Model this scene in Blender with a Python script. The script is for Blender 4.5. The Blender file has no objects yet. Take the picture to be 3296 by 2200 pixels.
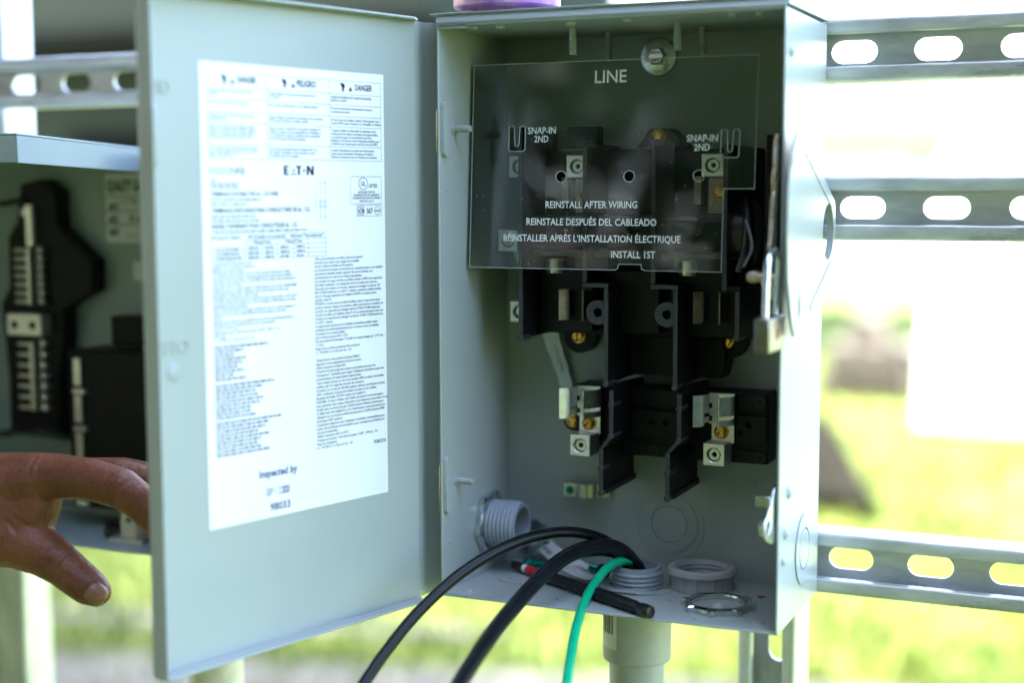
import bpy, bmesh, math, random
from math import sin, cos, pi, radians
from mathutils import Vector, Matrix
from mathutils.geometry import tessellate_polygon
random.seed(7)

# ------------------------------------------------------------------ camera, sky, sun, exposure
SC = bpy.context.scene
S = 0.01                                    # all lengths below are centimetres
cam_d = bpy.data.cameras.new('camera'); cam = bpy.data.objects.new('camera', cam_d)
SC.collection.objects.link(cam); SC.camera = cam
PITCH, YAW, ROLL = radians(5.853), radians(23.947), radians(-0.181)
fwd = Vector((-sin(YAW)*cos(PITCH), cos(YAW)*cos(PITCH), -sin(PITCH)))
rt = fwd.cross(Vector((0, 0, 1))).normalized(); up = rt.cross(fwd)
rt2 = rt*cos(ROLL) + up*sin(ROLL); up2 = rt2.cross(fwd)
cam.matrix_world = Matrix(((rt2.x, up2.x, -fwd.x, .42792), (rt2.y, up2.y, -fwd.y, -.85124),
                           (rt2.z, up2.z, -fwd.z, .26339), (0, 0, 0, 1)))
cam_d.sensor_width = 36; cam_d.lens = 52.446
cam_d.clip_start = 0.02; cam_d.clip_end = 600
cam_d.dof.use_dof = True; cam_d.dof.focus_distance = 0.955; cam_d.dof.aperture_fstop = 2.3

SUN_DIR = Vector((-0.55, -0.12, 0.82)).normalized()          # towards the sun
world = bpy.data.worlds.new('World'); SC.world = world; world.use_nodes = True
wn = world.node_tree; bg = wn.nodes['Background']
sky = wn.nodes.new('ShaderNodeTexSky'); sky.sky_type = 'NISHITA'; sky.sun_disc = False
sky.sun_elevation = math.asin(SUN_DIR.z); sky.sun_rotation = math.atan2(SUN_DIR.x, SUN_DIR.y)
sky.dust_density = 4.0; sky.ozone_density = .8; sky.air_density = 1.0
wn.links.new(sky.outputs[0], bg.inputs[0]); bg.inputs[1].default_value = 0.15
sun_d = bpy.data.lights.new('sun', 'SUN'); sun_d.energy = 2.2; sun_d.angle = radians(0.6); sun_d.color = (1, .95, .86)
sun = bpy.data.objects.new('sun', sun_d); SC.collection.objects.link(sun)
sun.rotation_euler = SUN_DIR.to_track_quat('Z', 'Y').to_euler()
SC.view_settings.view_transform = 'Standard'; SC.view_settings.look = 'None'
SC.view_settings.exposure = 3.95; SC.view_settings.gamma = 1; SC.view_settings.use_curve_mapping = False

# ------------------------------------------------------------------ materials
def mat(name, col, rough=.5, metal=0, var=0, vscale=60, bump=0, bscale=400, coat=0, spec=.5, col2=None, stretch=None, rvar=0):
    m = bpy.data.materials.new(name); m.use_nodes = True
    nt = m.node_tree; b = nt.nodes['Principled BSDF']
    b.inputs['Base Color'].default_value = (*col, 1); b.inputs['Roughness'].default_value = rough
    b.inputs['Metallic'].default_value = metal; b.inputs['Coat Weight'].default_value = coat
    b.inputs['Coat Roughness'].default_value = .12
    b.inputs['Specular IOR Level'].default_value = spec
    tc = nt.nodes.new('ShaderNodeTexCoord'); mp = nt.nodes.new('ShaderNodeMapping')
    nt.links.new(tc.outputs['Object'], mp.inputs[0])
    if stretch: mp.inputs['Scale'].default_value = stretch
    if var or col2 or rvar:
        n = nt.nodes.new('ShaderNodeTexNoise'); n.inputs['Scale'].default_value = vscale
        n.inputs['Detail'].default_value = 6; n.inputs['Roughness'].default_value = .6
        nt.links.new(mp.outputs[0], n.inputs['Vector'])
        if var or col2:
            r = nt.nodes.new('ShaderNodeValToRGB')
            c2 = col2 or tuple(c*(1-var) for c in col)
            c1 = col if col2 else tuple(min(1, c*(1+var*.6)) for c in col)
            r.color_ramp.elements[0].position = .36; r.color_ramp.elements[1].position = .64
            r.color_ramp.elements[0].color = (*c2, 1); r.color_ramp.elements[1].color = (*c1, 1)
            nt.links.new(n.outputs['Fac'], r.inputs[0]); nt.links.new(r.outputs[0], b.inputs['Base Color'])
        if rvar:
            mr = nt.nodes.new('ShaderNodeMapRange')
            mr.inputs['To Min'].default_value = max(.02, rough-rvar); mr.inputs['To Max'].default_value = rough+rvar
            nt.links.new(n.outputs['Fac'], mr.inputs['Value']); nt.links.new(mr.outputs[0], b.inputs['Roughness'])
    if bump:
        n2 = nt.nodes.new('ShaderNodeTexNoise'); n2.inputs['Scale'].default_value = bscale; n2.inputs['Detail'].default_value = 3
        nt.links.new(mp.outputs[0], n2.inputs['Vector'])
        bp = nt.nodes.new('ShaderNodeBump'); bp.inputs['Strength'].default_value = bump; bp.inputs['Distance'].default_value = .001
        nt.links.new(n2.outputs['Fac'], bp.inputs['Height']); nt.links.new(bp.outputs[0], b.inputs['Normal'])
    return m

PAINT = mat('grey_enamel', (.352, .385, .372), .3, var=.035, vscale=7, bump=.05, bscale=700, rvar=.04, spec=.22)
PAINT2 = mat('grey_enamel_panel', (.33, .40, .41), .35, var=.05, vscale=14, bump=.06, bscale=700, coat=.05, spec=.4)
BLACK = mat('black_phenolic', (.007, .0075, .009), .42, var=.3, vscale=40, bump=.08, bscale=900, spec=.2)
BLACKG = mat('black_gloss_plastic', (.012, .013, .015), .22, bump=.03, bscale=300)
LITEDGE = mat('edge_lit_black', (.03, .033, .04), .4, var=.3, vscale=120, bump=.1, bscale=900)  # paler black: light caught on front edges is put into the colour
ZINC = mat('galvanised_steel', (.68, .69, .69), .3, .5, var=.28, vscale=55, bump=.12, bscale=250, rvar=.12, stretch=(.25, 1, 1))
ZINCV = mat('galvanised_steel_upright', (.68, .69, .69), .32, .55, var=.28, vscale=55, bump=.12, bscale=250, rvar=.12, stretch=(1, 1, .25))
ZINCS = mat('zinc_plated', (.66, .70, .71), .22, 1, var=.2, vscale=220, rvar=.1)
TIN = mat('tin_plated', (.78, .78, .74), .3, .85, var=.12, vscale=180, rvar=.08, bump=.05, bscale=600)
ALU = mat('aluminium_lug', (.82, .82, .79), .34, .82, var=.1, vscale=260, rvar=.06)
DARKM = mat('dull_copper_blade', (.30, .255, .215), .4, 1, var=.25, vscale=150)
BRASS = mat('brass_screw', (.72, .42, .11), .22, .95, var=.2, vscale=250, rvar=.08)
RUSTZ = mat('rusty_zinc', (.70, .68, .60), .45, .85, col2=(.42, .30, .18), vscale=160, bump=.2, bscale=500)
GREENM = mat('green_screw', (.005, .21, .17), .25, .75, var=.2, vscale=200)
PVC = mat('grey_pvc', (.30, .33, .37), .42, var=.08, vscale=60, bump=.05, bscale=500)
PVCB = mat('grey_pvc_body', (.36, .37, .34), .45, var=.1, vscale=45, bump=.04, bscale=400)
BUSH = mat('grey_bushing_plastic', (.36, .35, .35), .4, var=.06, vscale=80, bump=.05, bscale=600)
CABLE = mat('black_cable_jacket', (.009, .010, .012), .14, var=.25, vscale=30, bump=.06, bscale=120, spec=.42)
CABLE2 = mat('satin_black_cable_jacket', (.008, .009, .010), .22, var=.25, vscale=30, bump=.06, bscale=120, spec=.16)
GWIRE = mat('green_wire_jacket', (.0, .42, .20), .33, var=.12, vscale=50, bump=.1, bscale=200)
PAPER = mat('white_label_stock', (.76, .765, .77), .5, var=.02, vscale=30)
INK = mat('dark_blue_ink', (.006, .009, .04), .7, spec=.1)
INKL = mat('fine_print_ink', (.012, .02, .09), .7, spec=.1)
INKB = mat('stamp_ink', (.02, .025, .13), .6, col2=(.10, .11, .26), vscale=500)
WPRINT = mat('white_print', (.9, .91, .92), .5, col2=(.74, .76, .78), vscale=700)
FROST = mat('cut_plastic_edge', (.42, .46, .48), .35, var=.2, vscale=200)
SKIN = mat('brown_skin', (.24, .078, .038), .46, col2=(.15, .048, .024), vscale=38, bump=.9, bscale=260, spec=.35, rvar=.08)
NAIL = mat('finger_nail', (.27, .125, .085), .32, var=.1, vscale=120)
STEELB = mat('brushed_steel_lock', (.24, .238, .235), .3, 1, col2=(.18, .16, .145), vscale=90, rvar=.1)
RUST = mat('rust_spot', (.24, .08, .02), .8, col2=(.16, .06, .02), vscale=600)
STRAPM = mat('white_tape_strap', (.72, .74, .80), .6, var=.1, vscale=60, bump=.2, bscale=200)
REDP = mat('red_sleeve', (.55, .01, .02), .35)
BROWNT = mat('dark_brown_tip', (.035, .018, .014), .5, var=.4, vscale=300)
OXIDE = mat('black_oxide_steel', (.02, .02, .022), .3, .6, var=.3, vscale=120)
BEIGEP = mat('cream_nylon', (.62, .58, .42), .4, var=.1, vscale=120)
CANP = mat('pastel_purple_can_print', (.42, .16, .55), .3, .2, col2=(.72, .40, .60), vscale=55)
CANW = mat('can_white_stripe', (.8, .8, .85), .35)
CANT = mat('can_aluminium', (.7, .7, .72), .3, 1)
CANB = mat('can_blue_mark', (.12, .30, .65), .35)
GOLDT = mat('yellow_chromate_hinge', (.55, .45, .2), .35, 1, var=.2, vscale=200)
GAP = mat('recess_shade_black', (.004, .004, .005), .9)  # shade inside sockets and notches, put into a near-black colour

def cover_mat():
    m = bpy.data.materials.new('clear_polycarbonate'); m.use_nodes = True
    nt = m.node_tree; nt.nodes.clear()
    o = nt.nodes.new('ShaderNodeOutputMaterial'); mx = nt.nodes.new('ShaderNodeMixShader'); mx2 = nt.nodes.new('ShaderNodeMixShader')
    tr = nt.nodes.new('ShaderNodeBsdfTransparent'); tr.inputs[0].default_value = (.90, .92, .92, 1)
    df = nt.nodes.new('ShaderNodeBsdfDiffuse'); df.inputs[0].default_value = (.55, .55, .55, 1)
    gl = nt.nodes.new('ShaderNodeBsdfGlossy'); gl.inputs['Roughness'].default_value = .015
    fr = nt.nodes.new('ShaderNodeFresnel'); fr.inputs[0].default_value = 1.5
    mx2.inputs[0].default_value = .007
    nt.links.new(tr.outputs[0], mx2.inputs[1]); nt.links.new(df.outputs[0], mx2.inputs[2])
    nt.links.new(fr.outputs[0], mx.inputs[0]); nt.links.new(mx2.outputs[0], mx.inputs[1]); nt.links.new(gl.outputs[0], mx.inputs[2])
    nt.links.new(mx.outputs[0], o.inputs[0])
    return m
CLEAR = cover_mat()

# ------------------------------------------------------------------ mesh builder (centimetres)
def frame(axis):
    a = Vector(axis).normalized()
    h = Vector((0, 0, 1)) if abs(a.z) < .9 else Vector((1, 0, 0))
    u = h.cross(a).normalized(); w = a.cross(u)
    return a, u, w

class B:
    def __init__(s): s.v = []; s.f = []
    def add(s, vs, fs):
        k = len(s.v); s.v += [Vector(p) for p in vs]; s.f += [tuple(i+k for i in f) for f in fs]; return s
    def box(s, x0, x1, y0, y1, z0, z1):
        return s.add([(x, y, z) for z in (z0, z1) for y in (y0, y1) for x in (x0, x1)],
                     [(0, 2, 3, 1), (4, 5, 7, 6), (0, 1, 5, 4), (2, 6, 7, 3), (0, 4, 6, 2), (1, 3, 7, 5)])
    def loft(s, loops, cap0=True, cap1=True):
        n = len(loops[0]); vs = [p for l in loops for p in l]; fs = []
        for k in range(len(loops)-1):
            for i in range(n):
                j = (i+1) % n; fs.append((k*n+i, k*n+j, (k+1)*n+j, (k+1)*n+i))
        if cap0: fs.append(tuple(reversed(range(n))))
        if cap1: fs.append(tuple((len(loops)-1)*n+i for i in range(n)))
        return s.add(vs, fs)
    def lathe(s, o, axis, prof, n=24, cap0=True, cap1=True):      # prof: (distance along axis, radius)
        a, u, w = frame(axis); o = Vector(o)
        return s.loft([[o+a*t+(u*cos(2*pi*i/n)+w*sin(2*pi*i/n))*r for i in range(n)] for t, r in prof], cap0, cap1)
    def cyl(s, p0, p1, r, n=20, r1=None):
        d = Vector(p1)-Vector(p0)
        return s.lathe(p0, d, [(0, r), (d.length, r if r1 is None else r1)], n)
    def tube(s, pts, r, n=14):
        P = [Vector(p) for p in pts]; R = r if isinstance(r, (list, tuple)) else [r]*len(P); loops = []; u = None
        for i, p in enumerate(P):
            t = (P[min(i+1, len(P)-1)]-P[max(i-1, 0)]).normalized()
            if u is None: _, u, _ = frame(t)
            u = (u-t*u.dot(t)).normalized(); w = t.cross(u)
            loops.append([p+(u*cos(2*pi*k/n)+w*sin(2*pi*k/n))*R[i] for k in range(n)])
        return s.loft(loops)
    def plate(s, outer, holes, fn, t):                             # fn(u, v, w) -> point; w in [0, t]
        polys = [[Vector((a, b, 0)) for a, b in outer]]+[[Vector((a, b, 0)) for a, b in h] for h in holes]
        tris = tessellate_polygon(polys); flat = [p for l in polys for p in l]; n = len(flat)
        vs = [fn(p.x, p.y, 0) for p in flat]+[fn(p.x, p.y, t) for p in flat]
        fs = [tuple(q) for q in tris]+[tuple(i+n for i in reversed(q)) for q in tris]; k = 0
        for l in polys:
            m = len(l)
            for i in range(m):
                j = (i+1) % m; fs.append((k+i, k+j, n+k+j, n+k+i))
            k += m
        return s.add(vs, fs)
    def text(s, string, fn, u0, u1, vb, h, w=0, bold=0, shear=0, mirror=False, thick=0):   # cap height h, fitted to u0..u1
        vs, fs, x0, x1 = glyphs(string, bold, shear)
        k = (u1-u0)/(x1-x0)
        def mp(x, y, ww):
            uu = u0+(x-x0)*k
            if mirror: uu = u0+u1-uu
            return fn(uu, vb+y*h/CAP, ww)
        s.add([mp(x, y, w) for x, y in vs], fs)
        if thick:
            pass
        return s
    def build(s, name, m, parent=None, bevel=0, seg=2, smooth=32, fix=True, origin=None):
        me = bpy.data.meshes.new(name)
        base = Vector(origin) if origin is not None else None
        if base is None:
            xs = [p.x for p in s.v]; ys = [p.y for p in s.v]; zs = [p.z for p in s.v]
            base = Vector(((min(xs)+max(xs))/2, (min(ys)+max(ys))/2, min(zs)))
        me.from_pydata([(p-base)*S for p in s.v], [], s.f)
        if fix:
            bm = bmesh.new(); bm.from_mesh(me); bmesh.ops.recalc_face_normals(bm, faces=bm.faces); bm.to_mesh(me); bm.free()
        me.materials.append(m)
        if smooth:
            me.shade_smooth(); me.set_sharp_from_angle(angle=radians(smooth))
        o = bpy.data.objects.new(name, me); SC.collection.objects.link(o)
        o['_b'] = tuple(base)
        if parent is not None:
            o.parent = parent; pb = Vector(parent['_b']); o.location = (base-pb)*S
        else: o.location = base*S
        if bevel:
            md = o.modifiers.new('bevel', 'BEVEL'); md.width = bevel*S; md.segments = seg; md.limit_method = 'ANGLE'; md.angle_limit = radians(35)
            md.use_clamp_overlap = True
        return o

def tag(o, label=None, cat=None, group=None, kind=None):
    if label: o['label'] = label
    if cat: o['category'] = cat
    if group: o['group'] = group
    if kind: o['kind'] = kind
    return o
def thing(name, loc, label, cat, group=None):
    o = bpy.data.objects.new(name, None); SC.collection.objects.link(o)
    o.location = Vector(loc)*S; o['_b'] = tuple(Vector(loc)); o.empty_display_size = .02
    return tag(o, label, cat, group)

_gl = {}
FONT = None
def glyphs(string, bold=0, shear=0):
    key = (string, bold, shear)
    if key not in _gl:
        cu = bpy.data.curves.new('t', 'FONT'); cu.font = FONT or cu.font; cu.body = string; cu.size = 1; cu.resolution_u = 2; cu.offset = bold; cu.shear = shear
        ob = bpy.data.objects.new('t', cu); me = ob.to_mesh()
        vs = [(p.co.x, p.co.y) for p in me.vertices]; fs = [tuple(p.vertices) for p in me.polygons]
        xs = [p[0] for p in vs] or [0, 1]
        _gl[key] = (vs, fs, min(xs), max(xs))
        bpy.data.objects.remove(ob); bpy.data.curves.remove(cu)
    return _gl[key]
CAP = 1.0
CAP = max(p[1] for p in glyphs('H')[0])

def circ(cx, cy, r, n=20, a0=0, a1=2*pi):
    full = abs(a1-a0-2*pi) < 1e-6
    return [(cx+r*cos(a0+(a1-a0)*i/(n if full else n-1)), cy+r*sin(a0+(a1-a0)*i/(n if full else n-1))) for i in range(n)]
def slot_loop(cx, cy, w, h, n=8):
    r = h/2; c = w/2-r
    return [(cx+c+r*cos(a), cy+r*sin(a)) for a in [-pi/2+pi*i/n for i in range(n+1)]]+[(cx-c+r*cos(a), cy+r*sin(a)) for a in [pi/2+pi*i/n for i in range(n+1)]]
def squareloop(o, u, w, h, n=24):                                   # points on a square of half size h at equal angles
    out = []
    for i in range(n):
        a = 2*pi*i/n; c, s_ = cos(a), sin(a); k = h/max(abs(c), abs(s_)); out.append(o+u*c*k+w*s_*k)
    return out
def circloop(o, u, w, r, n=24): return [o+u*cos(2*pi*i/n)*r+w*sin(2*pi*i/n)*r for i in range(n)]
def spline(pts, k=8):
    P = [Vector(p) for p in pts]; P = [2*P[0]-P[1]]+P+[2*P[-1]-P[-2]]; out = []
    for i in range(1, len(P)-2):
        for j in range(k):
            t = j/k; a, b, c, d = P[i-1:i+3]
            out.append(.5*((2*b)+(c-a)*t+(2*a-5*b+4*c-d)*t*t+(3*b-a-3*c+d)*t**3))
    out.append(P[-2]); return out

XZ = lambda y: (lambda u, v, w: (u, y+w, v))       # plate facing -y
YZ = lambda x: (lambda u, v, w: (x+w, u, v))
XY = lambda z: (lambda u, v, w: (u, v, z+w))

# ================================================================== SETTING
GZ = -118.0
def gmat():
    m = mat('lawn_soil', (.085, .135, .018), .9, col2=(.135, .165, .03), vscale=1.3, bump=.6, bscale=60); return m
LAWN = gmat()
g = B(); N = 40
for i in range(N+1):
    for j in range(N+1):
        x = -30000+60000*i/N; y = -30000+60000*j/N
        g.v.append(Vector((x, y, GZ)))
for i in range(N):
    for j in range(N): g.f.append((i*(N+1)+j, (i+1)*(N+1)+j, (i+1)*(N+1)+j+1, i*(N+1)+j+1))
lawn = g.build('lawn', LAWN, origin=(0, 0, GZ), fix=False); tag(lawn, 'sunlit green lawn behind the electrical boxes', 'lawn', kind='structure')

CONC = mat('weathered_concrete', (.13, .125, .11), .9, var=.35, vscale=3, bump=.3, bscale=80)
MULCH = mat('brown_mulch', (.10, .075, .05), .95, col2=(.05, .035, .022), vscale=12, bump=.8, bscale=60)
def ground_strip(name, pts, z, m, label):
    b = B(); b.plate(pts, [], XY(GZ), z); o = b.build(name, m, smooth=0); tag(o, label, name.replace('_', ' '), kind='structure'); return o
ground_strip('path', [(-620, 170), (-20, 335), (-20, 285), (-620, 100)], 3.0, CONC, 'pale concrete path across the lawn')
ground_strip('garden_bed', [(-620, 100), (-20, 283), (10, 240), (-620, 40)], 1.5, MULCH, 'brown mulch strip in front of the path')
ground_strip('garden_path', [(-620, 232), (-150, 350), (-152, 338), (-620, 214)], 1.0, CONC, 'narrow pale strip of worn ground in the lawn')

# grass blades
GRASS = mat('grass_blades', (.10, .165, .022), .6, col2=(.18, .20, .04), vscale=2.0, spec=.3)
gb = B(); rnd = random.Random(3)
vs = []; fs = []
for _ in range(34000):
    d = 330+rnd.random()**1.6*1500; a = YAW+radians(rnd.uniform(-22, 22))
    x = 42-sin(a)*d; y = -85+cos(a)*d
    h = rnd.uniform(4, 9); w = rnd.uniform(.5, 1.1)*(.6+d/900); q = rnd.uniform(0, pi); lx = rnd.uniform(-3, 3); ly = rnd.uniform(-3, 3)
    k = len(vs)
    vs += [Vector((x-cos(q)*w, y-sin(q)*w, GZ)), Vector((x+cos(q)*w, y+sin(q)*w, GZ)), Vector((x+lx, y+ly, GZ+h))]
    fs.append((k, k+1, k+2))
gb.v = vs; gb.f = fs
o = gb.build('grass', GRASS, fix=False, smooth=0); tag(o, 'short green grass growing over the lawn', 'grass', kind='stuff')

# ---- far things
WHITE = mat('white_cladding', (.80, .80, .80), .5, var=.03, vscale=3)
BEIGE = mat('weathered_shingle', (.085, .083, .062), .9, var=.15, vscale=5, spec=.1)
GLASSW = mat('curtained_window_glass', (.35, .37, .38), .15)
GREENW = mat('dark_green_siding', (.014, .021, .015), .7, var=.12, vscale=2, spec=.1)
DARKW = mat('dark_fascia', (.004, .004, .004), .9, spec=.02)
BLOCK = mat('weathered_block', (.13, .115, .10), .9, var=.3, vscale=8, bump=.4, bscale=60)

tr = thing('utility_trailer', (60, 880, GZ), 'big white box trailer standing on the lawn behind the struts', 'trailer')
t = B(); t.plate([(-92, GZ+3), (330, GZ+3), (330, GZ+215), (-62, GZ+215), (-84, GZ+150)], [], XZ(800), 230); t.build('body', WHITE, tr, 3)
for zz in (GZ+60, GZ+130):
    t = B(); t.box(-80, 328, 797.5, 799.8, zz, zz+5); t.build('trim', ZINC, tr, .4)
for xx in (150, 250):
    t = B(); t.lathe((xx, 792, GZ+32), (0, 1, 0), [(0, 20), (0, 31), (3, 33), (7, 33)]); w_ = t.build('wheel', BLACK, tr)
    t = B(); t.lathe((xx, 790.5, GZ+32), (0, 1, 0), [(0, 6), (1, 18), (3, 19)]); t.build('rim', ZINC, w_)

hs = thing('house', (-300, 2500, GZ), 'low house with beige shingle roof far behind the lawn', 'house')
t = B(); t.box(-900, 600, 2500, 3100, GZ, 118); t.build('wall', WHITE, hs)
t = B(); t.add([(-960, 2440, 112), (660, 2440, 112), (660, 2800, 215), (-960, 2800, 215), (-960, 3160, 112), (660, 3160, 112)],
               [(0, 1, 2, 3), (3, 2, 5, 4), (0, 3, 4), (1, 5, 2), (0, 4, 5, 1)]); t.build('roof', BEIGE, hs, smooth=0)
for xx in (-620, -380, -140, 120, 380):
    t = B(); t.box(xx, xx+110, 2494, 2499.5, -25, 85); w_ = t.build('window', WHITE, hs)
    t = B(); t.box(xx+8, xx+102, 2490.5, 2493.7, -17, 77); t.build('pane', GLASSW, w_)
t = B(); t.box(-250, -160, 2494, 2499.5, GZ+8, 85); d_ = t.build('door', GREENW, hs)
t = B(); t.cyl((-172, 2493.5, -15), (-172, 2490, -15), 4); t.build('handle', ZINC, d_)

sh = thing('shed', (-900, 1100, GZ), 'grey green shed with dark eave line behind the left post', 'shed')
t = B(); t.box(-1700, -565, 1100, 1600, GZ, 480); t.build('wall', GREENW, sh)
for k in range(23):
    z0 = GZ+8+k*24.5
    if 140 < z0 < 172: continue
    t = B(); t.box(-1702, -563, 1097.2, 1099.8, z0, z0+23.5); t.build('board', GREENW, sh, .6)
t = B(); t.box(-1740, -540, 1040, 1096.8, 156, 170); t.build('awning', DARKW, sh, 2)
t = B(); t.add([(-1750, 1066, 481), (-530, 1066, 481), (-530, 1350, 680), (-1750, 1350, 680), (-1750, 1640, 481), (-530, 1640, 481)],
               [(0, 1, 2, 3), (3, 2, 5, 4), (0, 3, 4), (1, 5, 2), (0, 4, 5, 1)]); t.build('roof', GREENW, sh, smooth=0)
t = B(); t.box(-960, -860, 1092, 1096.9, GZ+8, 82); d_ = t.build('door', DARKW, sh)
t = B(); t.box(-820, -720, 1092, 1096.9, -20, 70); w_ = t.build('window', WHITE, sh)
t = B(); t.box(-812, -728, 1089, 1091.8, -12, 62); t.build('pane', GLASSW, w_)

k = 0
places = ['leftmost bottom', 'second bottom', 'third bottom', 'rightmost bottom', 'left upper', 'middle upper', 'right upper', 'topmost']
for row, n in enumerate((4, 3, 1)):
    for i in range(n):
        x0 = -178+row*8+i*20.5+(6 if row == 2 else 0); y0 = 925+rnd.uniform(-4, 4)
        t = B(); zc = GZ+row*19.2
        for xx in (0, 9.2, 18.4 - 1.6):
            pass
        t.plate([(x0, zc), (x0+19.5, zc), (x0+19.5, zc+19), (x0, zc+19)], [[(x0+2.5, zc+3), (x0+8.5, zc+3), (x0+8.5, zc+16), (x0+2.5, zc+16)], [(x0+11, zc+3), (x0+17, zc+3), (x0+17, zc+16), (x0+11, zc+16)]], XZ(y0), 39)
        o = t.build('concrete_block', BLOCK, None, .5)
        tag(o, f'weathered grey concrete block, {places[k]} one of the pile on the lawn', 'block', 'concrete blocks piled on the lawn'); k += 1
DARKSLAT = mat('dark_slats', (.013, .0125, .008), .9, col2=(.008, .007, .005), vscale=6, bump=.4, bscale=40, spec=.05)  # very dark slats and edge strip forming a diagonal patch on the lawn
rp = thing('dark_slope', (-95, 640, GZ), 'dark brown slatted ramp lying on the lawn behind the box', 'slope')
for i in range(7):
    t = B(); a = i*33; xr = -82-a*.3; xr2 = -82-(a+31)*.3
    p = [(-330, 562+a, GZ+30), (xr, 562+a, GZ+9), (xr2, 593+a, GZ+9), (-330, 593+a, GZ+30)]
    t.loft([[Vector(q) for q in p], [Vector(q)-Vector((0, 0, 4)) for q in p]]); t.build('slat', DARKSLAT, rp, .5)
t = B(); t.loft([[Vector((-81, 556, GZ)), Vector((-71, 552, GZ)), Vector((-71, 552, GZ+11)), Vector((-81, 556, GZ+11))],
                 [Vector((-152, 796, GZ)), Vector((-142, 796, GZ)), Vector((-142, 796, GZ+11)), Vector((-152, 796, GZ+11))]]); t.build('edge_strip', DARKSLAT, rp, .6)

# ---- trees standing behind the photographer (seen as reflections in the clear cover, and shading the front)
BARK = mat('tree_bark', (.09, .065, .045), .9, var=.4, vscale=14, bump=.8, bscale=40)
LEAF = mat('tree_leaves', (.062, .105, .036), .6, col2=(.042, .068, .024), vscale=1.5, spec=.15)
def make_tree(seed, H, R, nleaf):
    r = random.Random(seed); tb = B()
    tb.tube(spline([(0, 0, 0), (8, 4, H*.25), (-6, 8, H*.5), (4, -2, H*.8)], 4), [16-10*i/12 for i in range(13)], 10)
    cl = []
    for i in range(26):
        a = r.uniform(0, 2*pi); zz = r.uniform(.22, .95); rr = R*r.uniform(.35, .95)*math.sqrt(max(.15, 1-((zz-.55)/.5)**2))
        c = Vector((cos(a)*rr, sin(a)*rr, H*zz)); cl.append((c, R*r.uniform(.28, .45)))
        s_ = Vector((0, 0, H*max(.18, zz-.22))); tb.tube([s_, (s_+c)/2+Vector((0, 0, 15)), c], [5, 3.4, 1.2], 6)
    lb = B(); lv = []; lf = []
    for i in range(nleaf):
        c, q = cl[i % len(cl)]
        dv = Vector((r.gauss(0, 1), r.gauss(0, 1), r.gauss(0, .8))).normalized()*q*r.random()**.45
        p = c+dv; s_ = r.uniform(9, 17); u = Vector((r.gauss(0, 1), r.gauss(0, 1), r.gauss(0, .5))).normalized(); w = u.orthogonal().normalized()
        k_ = len(lv); lv += [p-u*s_, p+w*s_*.5, p+u*s_, p-w*s_*.5]; lf.append((k_, k_+1, k_+2, k_+3))
    lb.v = lv; lb.f = lf
    return tb, lb
trees = [make_tree(11, 900, 330, 5200), make_tree(12, 760, 300, 4600)]
meshes = []
tspots = [(-120, -760, 0, 'nearest broad tree behind the photographer'), (-720, -880, 1, 'second broad tree left of the nearest one behind the photographer'),
          (-860, -640, 0, 'third broad tree from the nearest one, behind the photographer'), (-1080, -300, 1, 'leftmost broad tree at the side of the yard'),
          (290, -900, 1, 'broad tree right of the nearest one behind the photographer'), (620, -820, 0, 'rightmost broad tree behind the photographer'), (-330, -1250, 0, 'tall back row tree behind the photographer'),
          (60, -1300, 1, 'tall back row tree right behind the nearest tree'), (-800, -1150, 1, 'tall back row tree at the far left behind the photographer')]
# added out-of-frame trees: crowns block sun and sky light over the boxes
def light_blocking_tree(seed, base, cx, cy, rx, ry, z0, z1, ncl, nleaf, label):
    r = random.Random(seed); bx_, by_ = base; e = thing('added_shade_tree', (bx_, by_, GZ), label, 'tree', 'added light-blocking trees overhead')
    mid = Vector((bx_*.8+cx*.2, by_*.8+cy*.2, GZ+z0*.9))
    tb = B(); tb.tube(spline([(bx_, by_, GZ), (bx_+5, by_+8, GZ+z0*.4), mid, mid+Vector(((cx-bx_)*.3, (cy-by_)*.3, 120))], 4), [24-12*i/12 for i in range(13)], 12)
    cl = []
    for i in range(ncl):
        a = r.uniform(0, 2*pi); q = math.sqrt(r.random())
        c = Vector((cx+cos(a)*q*rx, cy+sin(a)*q*ry, GZ+r.uniform(z0, z1))); cl.append((c, r.uniform(75, 125)))
        tb.tube([mid, (mid+c)/2+Vector((0, 0, 20)), c], [7, 4.4, 1.4], 6)
    tb.build('trunk', BARK, e, smooth=60, fix=False)
    lv = []; lf = []
    for i in range(nleaf):
        c, q = cl[i % len(cl)]
        p = c+Vector((r.gauss(0, 1), r.gauss(0, 1), r.gauss(0, .6))).normalized()*q*r.random()**.45
        s_ = r.uniform(6, 11); u = Vector((r.gauss(0, 1), r.gauss(0, 1), r.gauss(0, .5))).normalized(); w = u.orthogonal().normalized()
        k_ = len(lv); lv += [p-u*s_, p+w*s_*.55, p+u*s_, p-w*s_*.55]; lf.append((k_, k_+1, k_+2, k_+3))
    lb = B(); lb.v = lv; lb.f = lf; lb.build('crown', LEAF, e, smooth=0, fix=False)
light_blocking_tree(31, (-390, -330), -290, -125, 265, 245, 330, 620, 64, 32000, 'large spreading tree added over the boxes to block the sun, out of view above')
light_blocking_tree(32, (-760, 160), -560, 150, 220, 110, 340, 560, 30, 13000, 'tree added at the left to shade the near ground, out of view above')
light_blocking_tree(33, (420, -640), 250, -520, 260, 200, 320, 640, 44, 22000, 'tree added at the front right to block sky light, out of view above')
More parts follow.
